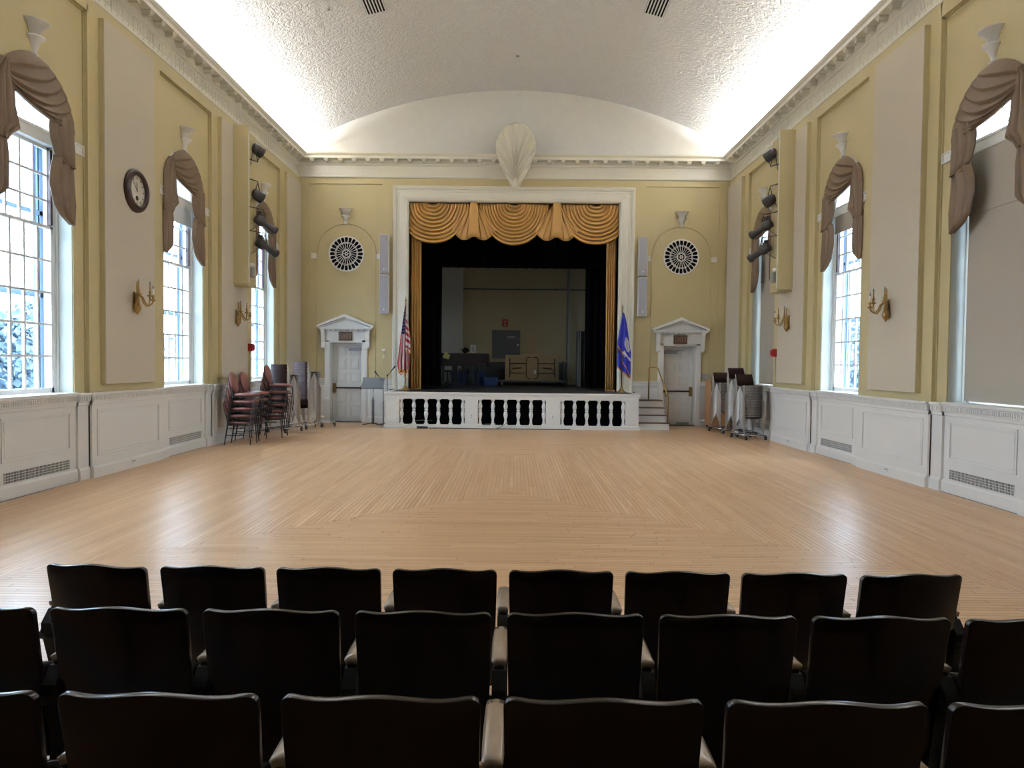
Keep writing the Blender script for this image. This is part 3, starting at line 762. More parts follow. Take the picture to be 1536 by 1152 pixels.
# doors with pediments
def far_door(s, sn, num):
    x = s * 4.92; hw = .475; HD = 2.36
    root = struct(f'door_{num}', (x, D, 0))
    # casing
    c = B()
    for q in (-1, 1): c.box(q * .48, q * .60, -.035, .05, 0, 2.42); c.box(q * .60, q * .63, -.02, .04, 0, 2.42)
    c.box(-.60, .60, -.035, .05, 2.30 + .06, 2.44); c.box(-.62, .62, -.03, .04, 2.44, 2.74); c.build('casing', 'white', root, .004)
    c = B()
    for q in (-1, 1):
        c.box(q * .47, q * .485, -.02, .5, 0, 2.36)
    c.box(-.48, .48, -.02, .5, 2.345, 2.36); c.build('jamb', 'white', root)
    B().box(-.48, .48, -.0, .5, -.002, .008).build('threshold', 'darkwood', root)
    # leaf
    yl = .33
    B().box(-.467, .467, yl, yl + .045, .01, 2.34).build('door_leaf', 'white', root)
    leafp = [(1.97, 2.26), (1.55, 1.90), (1.17, 1.46), (.60, .93), (.13, .50)] 
    for z0, z1 in leafp:
        for q in (-1, 1):
            u0, u1 = sorted((q * .06, q * .36)); t = B(); t.frame(u0, u1, z0, z1, .022, yl - .022, yl); t.box(u0 + .06, u1 - .06, yl - .018, yl, z0 + .06, z1 - .06)
            t.build('door_panel', 'white', root, .003)
    cx = -s * -1
    side_ = -1 if s < 0 else 1
    B().box(-.7, .7, .52, .6, -.1, 2.6).build('door_light_block', 'dark', root)  # dark panel added to stop outside light leaking around the leaf
    # exit device and closer
    t = B().box(side_ * .36, side_ * .45, yl - .07, yl, .86, 1.14); lk = t.build('exit_device_lock', 'brass', root, .006)
    B().box(side_ * .36, -side_ * .42, yl - .085, yl - .05, .985, 1.03).build('crash_bar', 'darkwood', root, .004)
    B().box(-side_ * .36, -side_ * .44, yl - .07, yl, .95, 1.06).build('bar_end_bracket', 'brass', root, .004)
    B().box(-side_ * .02, -side_ * .40, yl - .07, yl, 2.12, 2.20).box(-side_ * .05, side_ * .2, yl - .09, yl - .07, 2.22, 2.235).build('door_closer', 'grey', root, .004)
    if s > 0: B().box(.0, .38, yl - .006, yl, .02, .08).build('kick_stain', 'green', root)
    # consoles
    for q in (-1, 1):
        t = B(); t.prismx([(-.03, 2.74), (-.17, 2.74), (-.17, 2.66), (-.13, 2.5), (-.09, 2.35), (-.09, 2.22), (-.03, 2.22)], q * .60, q * .71); t.cyl((q * .60, -.07, 2.2), (q * .71, -.07, 2.2), .035, n=12); t.build('console_bracket', 'white', root)
    # pediment
    t = B(); t.box(-.80, .80, -.2, .04, 2.76, 2.81); t.box(-.76, .76, -.17, .04, 2.73, 2.76)
    t.prism([(-.70, 2.81), (.70, 2.81), (0, 3.09)], -.06, .04)
    for q in (-1, 1): t.prism([(q * .82, 2.79), (q * .82, 2.85), (0, 3.18), (0, 3.10)], -.22, .04); t.prism([(q * .74, 2.80), (0, 3.10), (0, 3.06), (q * .66, 2.80)], -.15, .04)
    t.build('pediment', 'white', root, .003)
    for k in range(9): B().box(-.64 + k * .16 - .035, -.64 + k * .16 + .035, -.15, -.06, 2.70, 2.735).build('dentil', 'white', root)
    # exit sign
    g_ = thing('exit_sign', f'brown exit sign under the pediment of the {sn} door', 'sign', (x, D - .035, 2.535), 0, 'exit signs over the far doors')
    B().box(-.195, .195, -.05, 0, -.125, .125).build('sign_box', 'signwood', g_, .004)
    B().frame(-.195, .195, -.125, .125, .018, -.055, -.05).build('sign_frame', 'darkwood', g_)
    text('lettering', 'EXIT', .2, 'signletter', g_, (0, -.053, 0))
    return root
far_door(-1, 'left', 1); far_door(1, 'right', 2)

# ------------------------------------------------------------------ stage
SX = 3.46; SY = 19.33
st_ = struct('trim_5', label='white balustraded stage front')
b = B(); b.box(-SX - .03, SX + .03, SY - .03, SY + .03, .93, .985); b.box(-SX - .015, SX + .015, SY - .015, SY + .06, .90, .93); b.box(-SX, SX, SY, SY + .1, .80, .90)
b.build('top_rail', 'white', st_, .006)
b = B(); b.box(-SX - .03, SX + .03, SY - .03, SY + .1, 0.0, .10); b.build('base_rail', 'white', st_, .006)
pedx = [(-SX, -3.07), (-1.28, -.92), (.93, 1.33), (3.10, SX)]
for x0, x1 in pedx:
    B().box(x0, x1, SY, SY + .12, .1, .8).box(x0 + .04, x1 - .04, SY - .008, SY, .15, .75).build('pedestal', 'white', st_, .004)
for s in (-1, 1): B().box(s * (SX - .12), s * SX, SY + .12, D, .0, .93).box(s * (SX - .12), s * (SX + .02), SY, D, .93, .985).build('side_panel', 'white', st_)
pb = [(.055, .10), (.055, .135), (.04, .14), (.036, .17), (.042, .19), (.028, .22), (.034, .27), (.055, .36), (.058, .40), (.045, .455), (.028, .475), (.05, .49), (.05, .51), (.028, .525), (.045, .545), (.058, .60), (.055, .64), (.034, .715), (.026, .74), (.045, .755), (.036, .775), (.055, .78), (.055, .8)]
bl = B().lathe(pb, (0, 0, 0), 14); bl.box(-.056, .056, -.056, .056, .1, .13); bl.box(-.056, .056, -.056, .056, .775, .8); bm_ = bl.mesh('baluster', 'white')
for x0, x1 in ((-3.07, -1.28), (-.92, .93), (1.33, 3.10)):
    for k in range(6): place(bm_, 'baluster', (x0 + .055 + (x1 - x0 - .11) * k / 5, SY + .06, 0), 0, st_)
# outlet plates on the pedestals
for x, nm in ((-1.1, 'left'), (1.12, 'right')):
    t = thing('outlet', f'white outlet plate on the {nm} middle pedestal of the stage front', 'outlet', (x, SY - .009, .34), 0, 'outlets')
    B().box(-.035, .035, -.006, .0, -.06, .06).build('cover_plate', 'whiteplastic', t, .002)
    for z in (-.025, .025): B().box(-.012, .012, -.008, -.005, z - .01, z + .01).build('socket', 'ink', t)
b = B(); b.box(-SX + .02, SX - .02, SY + .03, D + .1, .93, .983); b.box(-3.6, 3.6, D - .1, 27.6, .90, .984)
sf = b.build('trim_6', 'stagefloor'); st(sf, 'black stage floor')
# black sheet added to stand for the darkness behind the balusters
B().box(-SX + .13, SX - .13, SY + .75, SY + .78, 0, .93).build('understage_dark_sheet', 'black', sf)
B().box(-.75, -.45, SY + .35, SY + .6, 0.0, .1).box(-1.0, -.2, SY + .3, SY + .7, .0, .04).build('understage_frame', 'steelgrey', sf)
# stage house
sh = struct('wall_stage')
b = B(); b.box(-4.2, 4.2, 27.5, 27.7, .9, 8); b.box(-4.2, -4.0, T1, 27.5, .9, 8); b.box(4.0, 4.2, T1, 27.5, .9, 8); b.box(-4.2, 4.2, T1, 27.7, 7.6, 7.7)
b.build('stage_back_face', 'olive', sh)
b = B(); b.box(-2.90, -1.95, 27.1, 27.5, .98, 7.6); b.box(-2.91, -1.94, 27.09, 27.1, 2.77, 2.79); b.build('pilaster', 'greybeige', sh)
for k in range(36):
    x = -1.9 + k * .11; B().box(x, x + .105, 27.46, 27.5, .985, 1.83).build('wainscot_board', 'steelgrey', sh)
B().box(-1.95, 2.2, 27.43, 27.5, 1.83, 1.95).build('dado_rail', 'olive', sh)

t = thing('access_door', 'grey metal access door in the back wall of the stage', 'door', (-.285, 27.5, 2.0))
B().box(-.545, .545, -.03, 0, -.03, 1.06).build('door_leaf', 'steelgrey', t, .006); B().frame(-.46, .46, .06, .97, .012, -.04, -.03).build('edge_trim', 'steelgrey', t)
B().box(.05, .35, -.045, -.03, .76, .84).build('label_plate', 'greydark', t); B().cyl((.46, -.03, .5), (.46, -.08, .5), .04, n=14).build('knob', 'chrome', t)
t = thing('fire_sign', 'small red and white sign above the grey stage access door', 'sign', (-.33, 27.5, 3.2))
B().box(-.11, .11, -.01, 0, 0, .28).build('sign_plate', 'red', t)
B().lathe([(.03, .012), (.045, .012)], (0, 0, .19), 16, axis='y').box(-.03, .03, -.013, -.01, .04, .10).build('pictogram', 'flagwhite', t)
t = thing('horizontal_pipe', 'thin pipe running across the stage back wall', 'pipe', (0, 27.4, 4.63)); B().cyl((-1.95, 0, 0), (2.9, 0, 0), .025, n=8).build('pipe', 'steelgrey', t)
for k in range(3): B().box(-1.2 + k * 1.4, -1.15 + k * 1.4, -.03, .1, -.03, .05).build('pipe_clamp', 'steelgrey', t)
t = thing('vertical_pipe', 'tall grey standpipe at the right of the stage', 'pipe', (2.06, 27.0, .984)); B().cyl((0, 0, 0), (0, 0, 4.9), .055, n=12).build('pipe', 'greydark', t)
for z in (.8, 3.55, 4.4): B().cyl((0, 0, z), (0, 0, z + .1), .075, n=12).build('coupling', 'greydark', t)

# curtains on the stage
def pleats(x0, x1, z0, z1, y_, n, amp, name, mat_, parent, flare=0, nz=8):
    def f(s, t):
        x = x0 + (x1 - x0) * s + flare * (1 - t) * (s - .5)
        return (x, y_ + amp * sin(2 * pi * n * s + .6 * sin(3 * t)) * (.7 + .3 * (1 - t)), z0 + (z1 - z0) * t)
    return B().grid(f, int(n * 10), nz).build(name, mat_, parent, solid=.008)
t = thing('black_backdrop', 'black velvet border and legs masking the stage', 'curtain', (0, 0, 0))
pleats(-3.6, 3.6, 4.98, 7.0, 23.95, 22, .04, 'border', 'black', t)
pleats(-3.8, -2.42, .99, 7.0, 24.0, 6, .05, 'leg_curtain', 'black', t); pleats(2.42, 3.8, .99, 7.0, 24.0, 6, .05, 'leg_curtain', 'black', t)
for s in (-1, 1): B().box(s * 3.25, s * 3.28, 21.9, 24.0, .99, 7).build('side_curtain', 'black', t)
B().box(-3.6, 3.6, 22.3, 22.33, 6.2, 7.2).build('rear_border', 'black', t)
for s, sn in ((-1, 'left'), (1, 'right')):
    t = thing('stage_curtain', f'gold pleated curtain leg hanging at the {sn} side of the stage', 'curtain', (0, 0, 0), 0, 'gold stage curtain legs')
    pleats(s * 3.04, s * 2.74, 1.0, 6.47, 21.12, 4, .05, 'pleated_cloth', 'gold', t, .04, 20)
    B().box(s * 3.05, s * 2.76, 21.08, 21.16, .99, 1.03).build('hem', 'gold', t)

val = thing('stage_valance', 'gold swagged valance across the top of the stage opening', 'curtain', (0, 21.09, 0))
def bigswag(cx, hw, depth, ztop, yy, nf):
    def f(s, t):
        gk = .10 + .90 * t; a = pi * s; ca = -cos(a)
        px = cx + hw * gk * (abs(ca) ** .9) * (1 if ca > 0 else -1) * (1 - .10 * sin(a) * t)
        zz = ztop - depth * (t ** .95) * (sin(a) ** .92)
        pl = (nf * t) % 1.0
        amp = .14 * (.30 + .70 * sin(a))
        return (max(-3.05, min(3.05, px)), yy + amp * (1 - pl) ** 2.2 - .06 * sin(a) * t, zz)
    return B().grid(f, 44, nf * 9).build('swag', 'gold', val, solid=.008)
bigswag(-2.38, 1.08, 1.17, 6.47, -.14, 10); bigswag(0.0, 1.02, 1.21, 6.47, -.14, 11); bigswag(2.40, 1.08, 1.17, 6.47, -.14, 10)
for cx in (-1.17, 1.25):
    def tab(s, t): return (cx + (s - .5) * (.20 + .15 * t), -.26 - .02 * sin(pi * s), 6.47 - 1.0 * t)
    B().grid(tab, 6, 6).build('tab', 'gold', val, solid=.03)
    for q in (-1, 1):
        def jab(s, t):
            x = cx + q * (.04 + (.56 * t + .05) * s)
            z = 6.47 - (.93 + .16 * sin(pi * (.10 + .90 * s)) - .14 * s ** 3) * t
            return (x, -.18 + .05 * ((3.2 * s) % 1.0) , z)
        B().grid(jab, 32, 10).build('jabot', 'gold', val, solid=.01)
B().box(-3.05, 3.05, .06, .10, 5.9, 6.47).build('valance_board', 'gold', val)

# flags
def flag(name, label, loc, kind):
    t = thing(name, label, 'flag', loc, 0, 'flags beside the stage')
    B().lathe([(0, 0), (.15, 0), (.15, .02), (.09, .04), (.05, .09), (.035, .14), (.02, .16)], n=20).build('weighted_base', 'brass', t)
    B().cyl((0, 0, .15), (0, 0, 2.5 if kind == 'us' else 2.35), .016, n=10).build('pole', 'poledark', t)
    zt = 2.5 if kind == 'us' else 2.35
    B().lathe([(.0, zt + .2), (.012, zt + .15), (.03, zt + .08), (.012, zt + .04), (.025, zt + .02), (.02, zt - .03), (.018, zt - .06)], n=12).build('finial', 'brass', t)
    if kind == 'us':
        mats = ['flagred', 'flagwhite', 'navy', 'fringe']
        def f(s, tt):
            z = 2.42 - 1.92 * tt; wl_ = .02 + .26 * min(1, tt * 1.15) * (1 - .25 * max(0, tt - .85) / .15); 
            x = -.62 * wl_ * 1.25 + s * wl_ * 1.3
            return (x - .02 * tt, -.05 - .045 * sin(2 * pi * 2.5 * s) * (.3 + tt), z)
        def mf(s, tt):
            if tt > .95: return 3
            if tt < .42 and s < .62: return 1 if (int(s * 24) % 4 == 1 and int(tt * 60) % 3 == 1) else 2
            return 0 if int(s * 7 + (0 if s < .62 else .2)) % 2 == 0 else 1
        B().grid(f, 28, 60, matfn=mf).build('flag_cloth', mats, t, solid=.004)
        def g2(s, tt):
            z = 2.15 - 1.02 * tt - .1 * s; return (.02 + .15 * s * min(1, .35 + tt), -.09 - .03 * sin(2 * pi * 1.5 * s), z)
        B().grid(g2, 10, 40, matfn=lambda s, tt: 3 if tt > .95 or s > .93 else (0 if int(tt * 11) % 2 else 1)).build('front_fold', mats, t, solid=.004)
        B().tube([(-.10, -.09, .62), (-.17, -.1, .52), (-.10, -.12, .44), (-.02, -.1, .55), (.0, -.08, .40), (.03, -.06, .30)], .025, 8).build('gold_fringe', 'fringe', t)
    else:
        mats = ['blueflag', 'flagwhite', 'fringe', 'navy']
        def f(s, tt):
            z = 2.30 - (1.60 + .32 * s) * tt; wl_ = .03 + .36 * min(1, tt * 1.7) ** .8
            x = -.14 * min(1, tt * 1.9) + s * wl_ - .0
            return (x, -.05 - .04 * sin(2 * pi * 2 * s) * (.3 + tt), z)
        def mf(s, tt):
            if tt > .975: return 2
            if ((s - .78) / .2) ** 2 + ((tt - .50) / .12) ** 2 < 1: return 1
            if abs(tt - .665 - .10 * (s - .5)) < .02 and s > .4: return 1
            if s < .45 and abs(tt - .60 - .25 * s) < .014: return 2
            if abs(tt - .80 - .22 * (s - .3)) < .012 and s > .3: return 2
            if s < .22 and .62 < tt < .72: return 3
            return 0
        B().grid(f, 28, 70, matfn=mf).build('flag_cloth', mats, t, solid=.004)
        B().tube([(.05, -.07, 1.2), (.10, -.085, 1.12), (.06, -.1, 1.02)], .012, 6).build('shield_fold', 'flagwhite', t)
flag('american_flag', 'red, white and blue striped flag on a pole, left of the stage opening', (-3.10, 20.55, ZST), 'us')
flag('state_flag', 'blue flag with a white shield on a pole, right of the stage opening', (3.16, 20.55, ZST), 'ct')

# steps beside the stage
t = thing('stage_steps', 'white wooden steps with brown treads at the right of the stage', 'steps', (3.9, 19.5, 0))
for k in range(4):
    y0 = k * .29; wx = .43 if k == 0 else .41
    B().box(-.40, wx, y0, 1.42, .195 * k, .195 * (k + 1) - .025).build('riser', 'white', t)
    B().box(-.405, wx + .015, y0 - .02, 1.42 if k == 3 else y0 + .30, .195 * (k + 1) - .025, .195 * (k + 1)).build('tread', 'steptread', t, .004)
t = thing('brass_handrail', 'brass handrail standing at the stage steps', 'handrail', (3.9, 19.5, 0))
B().tube([(.45, .30, 0), (.45, .30, .93), (.43, .34, 1.0), (.30, 1.0, 1.68), (.26, 1.08, 1.72), (.10, 1.12, 1.72), (.06, 1.12, 1.68), (.06, 1.12, .78)], .02, 10).build('rail_tube', 'brass', t)
B().cyl((.45, .3, 0), (.45, .3, .02), .045, n=14).build('foot_flange', 'brass', t); B().tube([(.45, .3, .93), (.38, .28, .93), (.34, .28, .96)], .018, 8).build('rail_scroll', 'brass', t)

# ------------------------------------------------------------------ things on the stage
def piano():
    t = thing('grand_piano', 'grand piano under a dark quilted cover at the left of the stage', 'piano', (-1.86, 25.2, ZST))
    out = [(-.98, -.1), (-.98, .62), (-.55, .70), (.1, .62), (.6, .72), (.95, .60), (1.0, .3), (.98, .02), (.72, -.12), (-.3, -.2), (-.75, -.2)]
    b = B(); n = len(out)
    v = [(x, y_, 1.14 + (.0 if i else 0)) for i, (x, y_) in enumerate(out)] + [(x * 1.01, y_ * 1.02 - .01, 1.08) for x, y_ in out] + [(x * 1.02, y_ * 1.03 - .01, .70 + .03 * sin(i * 2.1)) for i, (x, y_) in enumerate(out)]
    b.add(v, [tuple(range(n))] + [(j * n + i, j * n + (i + 1) % n, (j + 1) * n + (i + 1) % n, (j + 1) * n + i) for j in range(2) for i in range(n)])
    b.build('quilted_cover', 'pianocover', t, .02)
    b = B(); b.prismx([(-.15, .70), (.6, .70), (.6, .80), (-.15, .80)], -.9, .9); b.build('case', 'blackpaint', t)
    for x, y_ in ((.62, .05), (-.62, .0), (.05, .55)):
        l = B().lathe([(.03, .06), (.045, .3), (.06, .55), (.05, .60), (.065, .70)], (x, y_, 0), 10).build('leg', 'blackpaint', t)
        B().cyl((x - .015, y_, .035), (x + .015, y_, .035), .033, n=12).build('caster', 'brass', l)
    b = B(); b.box(-.30, -.1, -.02, .02, .1, .7); b.box(-.34, -.06, -.1, .04, .05, .11); b.build('pedal_lyre', 'blackpaint', t)
    for k in range(3): B().box(-.28 + k * .07, -.25 + k * .07, -.18, -.09, .06, .07).build('pedal', 'brass', t)
piano()
t = thing('yellow_sheet', 'yellow paper lying over the left edge of the piano', 'paper', (-2.33, 24.96, 2.13)); B().obox((0, 0, -.09), (.22, .006, .26), (-.5, .3, 0)).build('paper', 'yellowpaper', t)
t = thing('paper_notice', 'white paper notice propped on the piano', 'notice', (-1.42, 25.1, 2.13))
B().obox((0, 0, .15), (.20, .006, .29), (-.1, .08, 0)).build('paper', 'paper', t)
for k in range(4): B().obox((.0, -.012 + .004 * k, .07 + k * .045), (.09, .003, .014), (-.1, .08, 0)).build('ink_line', 'ink', t)
t = thing('dark_plant', 'dark leafy plant on the piano behind the notice', 'plant', (-1.72, 25.5, 2.12))
B().lathe([(.05, 0), (.07, .08), (.06, .08)], n=12).build('pot', 'blackpaint', t)
b = B()
for k in range(46):
    a = random.uniform(0, 2 * pi); r = random.uniform(.02, .17); z = random.uniform(.07, .2); b.obox((r * cos(a), r * sin(a), z), (.07, .02, .03), (a, random.uniform(-1, 1), a))
b.build('foliage', 'plant', t)
t = thing('piano_bench', 'dark round adjustable stool in front of the piano', 'stool', (-2.25, 24.45, ZST))
B().lathe([(0, .55), (.17, .55), (.18, .52), (.17, .49), (.03, .48)], n=18).build('seat', 'blackpaint', t); B().cyl((0, 0, .15), (0, 0, .49), .025).build('column', 'blackpaint', t)
for k in range(4): a = k * pi / 2 + .5; B().tube([(0, 0, .2), (.1 * cos(a), .1 * sin(a), .12), (.22 * cos(a), .22 * sin(a), .015)], .016).build('leg', 'blackpaint', t)
for x, y_, sz, lb in ((-.80, 25.3, (.50, .36, .30), 'open blue plastic storage bin right of the piano legs'), (-1.22, 25.75, (.32, .3, .50), 'tall blue plastic bin under the right end of the piano'), (-2.0, 26.0, (.6, .35, .5), 'blue plastic bin behind the piano stool')):
    t = thing('storage_bin', lb, 'bin', (x, y_, ZST), .2)
    a, d_, h = sz; b = B(); i_ = .86
    v = [(sx1 * a / 2 * k, sy1 * d_ / 2 * k, z) for k, z in ((i_, 0), (1, h), (.95, h), (i_ * .94, .02)) for sx1, sy1 in ((-1, -1), (1, -1), (1, 1), (-1, 1))]
    b.add(v, [(0, 3, 2, 1), (12, 13, 14, 15)] + [(j * 4 + i, j * 4 + (i + 1) % 4, (j + 1) * 4 + (i + 1) % 4, (j + 1) * 4 + i) for j in range(3) for i in range(4)])
    b.build('bin_body', 'bluebin', t); b = B(); b.tube([(-a / 2, -d_ / 2, h), (a / 2, -d_ / 2, h), (a / 2, d_ / 2, h), (-a / 2, d_ / 2, h)], .014, 6, closed=True); b.build('bin_rim', 'bluebin', t)
for k in range(2):
    t = thing('folded_chair', 'small folding chair with chrome legs behind the piano ' + ('on the left' if k == 0 else 'on the right'), 'chair', (-1.95 + k * .26, 25.9, ZST), 0)
    for s in (-1, 1): B().tube([(s * .06 - .1, 0, 0), (s * .06 + .06, .06, .62)], .012, 8).build('leg', 'chrome', t); B().tube([(s * .06 + .1, .1, 0), (s * .06 - .06, .04, .62)], .012, 8).build('leg', 'chrome', t)
    B().box(-.12, .12, 0, .05, .45, .5).build('seat', 'blackpaint', t)

# folding table cart
cart = thing('table_cart', 'low dark dolly with casters carrying folding tables on stage', 'cart', (.70, 26.3, ZST))
B().box(-1.28, 1.22, -.32, .32, .12, .18).build('deck', 'steelgrey', cart, .005)
for x in (-1.1, 1.05):
    for y_ in (-.26, .26): B().cyl((x - .02, y_, .055), (x + .02, y_, .055), .055, n=14).build('wheel', 'whiteplastic' if x < 0 else 'rubber', cart)
B().tube([(1.16, -.28, .18), (1.16, -.28, .9), (1.16, .28, .9), (1.16, .28, .18)], .02).build('end_handle', 'steelgrey', cart)
def ftable():
    t = thing('folding_table', 'tan folding table on its edge, front of the stack on the stage dolly', 'table', (.70, 26.02, ZST + .18), 0, 'folding tables on the stage dolly')
    B().box(-.99, .97, 0, .03, 0, .93).build('tabletop', 'tabletop', t, .008)
    b = B(); b.frame(-.96, .94, .03, .90, .03, -.012, 0); b.box(-.96, .94, -.010, 0, .50, .525); b.box(-.03, .0, -.012, 0, .03, .9)
    for k in range(14): b.box(-.9 + k * .13, -.895 + k * .13, -.004, 0, .05, .9)
    b.build('edge_apron', 'tabletop', t)
    for s in (-1, 1):
        cx = s * -.0
        b = B(); y_ = -.03
        b.tube([(s * .05, y_, .07), (s * .16, y_, .07), (s * .21, y_, .12), (s * .21, y_, .24), (s * .24, y_, .27), (s * .82, y_, .27)], .015, 8)
        b.tube([(s * .05, y_, .84), (s * .16, y_, .84), (s * .21, y_, .79), (s * .21, y_, .66), (s * .24, y_, .62), (s * .82, y_, .62)], .015, 8)
        b.tube([(s * .21, y_, .24), (s * .21, y_, .66)], .013, 8); b.tube([(s * .82, y_, .12), (s * .82, y_, .80)], .015, 8)
        b.tube([(s * .40, y_, .46), (s * .70, y_, .44)], .022, 8); b.tube([(s * .70, y_, .44), (s * .80, y_, .30)], .008, 6)
        b.build('folded_leg', 'leg_brown', t)
    B().box(.06, .15, -.014, 0, .25, .38).build('label_sticker', 'paper', t)
    return t
ft = ftable(); bpy.context.view_layer.update()
for k in range(1, 8): dup(ft, (.70 + .006 * k, 26.02 + .065 * k, ZST + .18), 0, 'tan folding table standing on edge behind the front one on the stage dolly')
for k, x in enumerate((2.33, 2.52)):
    t = thing('folded_riser', ('left' if k == 0 else 'right') + ' of two dark folded panels leaning upright at the right of the stage', 'panel', (x, 25.5, ZST), .1 * k)
    B().box(-.04, .04, -.45, .45, 0.01, 1.98).build('board', 'steelgrey', t); B().frame(-.05, .05, 0.0, 2.0, .02, -.47, -.45).build('edge_frame', 'greydark', t)

# ------------------------------------------------------------------ music stand, mic stands, cables
t = thing('music_stand', 'grey music stand with a tilted desk beside the left door', 'music stand', (-3.95, 20.15, 0))
B().obox((0, 0, 1.20), (.62, .015, .38), (-.75, 0, 0)).build('desk', 'musicgrey', t, .004); B().obox((0, -.17, 1.04), (.62, .09, .012), (.2, 0, 0)).build('lip', 'musicgrey', t)
B().cyl((0, 0, .75), (0, .04, 1.15), .010).build('upper_pole', 'chrome', t); B().cyl((0, 0, .02), (0, 0, .78), .022).build('lower_pole', 'musicgrey', t)
for k in (-1, 0, 1): B().cyl((k * .03, -.01, .03), (k * .03, -.01, .72), .006).build('guide_rod', 'blackpaint', t)
for a in (200, 320, 80): a = radians(a); B().tube([(0, 0, .06), (.16 * cos(a), .16 * sin(a), .03), (.30 * cos(a), .30 * sin(a), .012)], .012).build('leg', 'blackpaint', t)
def mic(loc, h, boom, label, rz):
    t = thing('microphone_stand', label, 'microphone stand', loc, rz, 'microphone stands left of the stage')
    B().lathe([(0, .035), (.04, .035), (.10, .02), (.125, .008), (.125, 0)], n=22).build('round_base', 'blackpaint', t)
    B().cyl((0, 0, .03), (0, 0, h), .009).build('pole', 'blackpaint', t); B().cyl((0, 0, .03), (0, 0, h * .55), .013).build('lower_tube', 'blackpaint', t)
    B().cyl((0, 0, h - .02), (0, 0, h + .03), .02).build('clutch', 'blackpaint', t)
    p0 = Vector((0, 0, h)); p1 = p0 + Vector(boom)
    B().tube([p0, p1], .008).build('boom', 'blackpaint', t)
    d = (p1 - p0).normalized(); m_ = B().cyl(p1 - d * .02, p1 + d * .14, .012, .02).build('microphone', 'blackpaint', t); B().lathe([(0, -.03), (.022, -.02), (.028, 0), (.022, .02), (0, .03)], p1 + d * .16, 12).build('mic_head', 'ink', m_)
mic((-3.67, 20.2, 0), 1.22, (-.13, 0, .16), 'black microphone stand with its boom tilted left, beside the music stand', 0)
mic((-3.62, 20.55, 0), 1.40, (.12, -.02, .14), 'taller microphone stand with its boom tilted right, near the stage corner', 0)
t = thing('power_adapter', 'small black power box on the floor at the stage front', 'adapter', (-2.42, SY - .12, 0)); B().box(-.15, .15, -.05, .05, 0, .06).build('housing', 'blackpaint', t, .008); B().box(.10, .16, -.03, .03, .055, .07).build('switch', 'whiteplastic', t)
def cable(name, label, pts, r=.006, mt='rubber'):
    P = [Vector(p) for p in pts]; out = []
    for i in range(len(P) - 1):
        a = P[max(0, i - 1)]; b_ = P[i]; c = P[i + 1]; d = P[min(len(P) - 1, i + 2)]
        for k in range(6):
            u = k / 6; out.append(.5 * ((2 * b_) + (c - a) * u + (2 * a - 5 * b_ + 4 * c - d) * u * u + (3 * b_ - a - 3 * c + d) * u ** 3))
    out.append(P[-1]); o = B().tube(out, r, 6).build(name, mt); tag(o, label, 'cable'); return o
cable('floor_cable', 'black cable lying along the foot of the stage', [(-2.24, SY - .12, .012), (-1.9, SY - .06, .012), (-1.2, SY - .10, .012), (-.55, SY - .13, .012), (-.2, SY - .10, .012), (.4, SY - .09, .012), (1.6, SY - .11, .012)], .011)
cable('grey_cable', 'thin grey cable running over the base rail to the balusters', [(-3.6, 20.1, .012), (-3.56, SY - .1, .012), (-2.95, SY - .09, .02), (-2.75, SY - .05, .13), (-2.55, SY + .15, .2), (-2.2, SY + .3, .18)], .006, 'greydark')
cable('loose_cable', 'short black cable hanging over the base rail by the middle bay', [(-.75, SY - .18, .012), (-.45, SY - .14, .012), (-.3, SY - .06, .06), (-.15, SY - .04, .16), (-.1, SY + .05, .2)], .008)

# wall plates, fire alarms, thermostats
for side, sn in (('L', 'left'), ('R', 'right')):
    t = thing('fire_alarm', f'red fire alarm box on the {sn} wall beside the farthest window', 'alarm', wpos(side, 17.02), wl(side))
    q = 1 if side == 'L' else -1
    B().box(-.08, .08, -.10, 0, 2.02, 2.2).build('alarm_body', 'red', t, .008); B().box(-.05, .05, -.13, -.10, 2.05, 2.17).build('strobe_lens', 'flagred', t, .01)
    B().tube([(0, -.01, 2.02), (0, -.01, 1.3)], .008, 6).build('conduit', 'yellow', t)
    for yy, zz, k in ((11.75, .11, 'first'), (16.0, .11, 'second')):
        o_ = thing('floor_outlet', f'outlet in the {sn} wall baseboard below the {k} acoustic panel in view', 'outlet', wpos(side, yy, .06), wl(side), 'baseboard outlets')
        B().box(-.06, .06, -.006, 0, zz - .035, zz + .035).build('cover_plate', 'whiteplastic', o_, .002)
        for x in (-.025, .025): B().box(x - .01, x + .01, -.008, -.005, zz - .012, zz + .012).build('socket', 'ink', o_)
for x, z, sn in ((-5.78, 1.42, 'left'), (5.70, 1.45, 'right')):
    t = thing('wall_plate', f'small grey wall plate outside the {sn} far door, above the chair rail', 'switch', (x, D - .0, z)); B().box(-.11, .11, -.03, .03, -.09, .09).build('cover', 'greydark', t, .004); B().box(-.05, .05, -.036, -.03, -.02, .02).build('switch', 'grey', t)
t = thing('light_switch', 'tiny cream thermostat between the left door and the stage', 'switch', (-3.8, D, 2.15)); B().box(-.05, .05, -.04, .03, -.035, .035).build('cover', 'cream', t); B().box(-.025, .025, -.02, .03, -.26, -.14).build('lower_plate', 'cream', t)

# vent grilles under the windows
for side, sn in (('L', 'left'), ('R', 'right')):
    for i in (1, 2, 3):
        t = thing('vent_grille', f'long low heating grille under the {nmw[i]} window of the {sn} wall', 'grille', wpos(side, BAYS[i], -.055), wl(side), 'heating grilles under the windows')
        B().box(-.66, .66, -.004, .0, .20, .34).build('dark_backing', 'dark', t)
        b = B()
        for k in range(5): b.box(-.67, .67, -.012, -.003, .197 + k * .035, .204 + k * .035)
        for k in range(48): x = -.66 + k * 1.32 / 47; b.box(x - .004, x + .004, -.009, -.003, .20, .34)
        b.build('grille_bars', 'white', t)['kind'] = 'stuff'

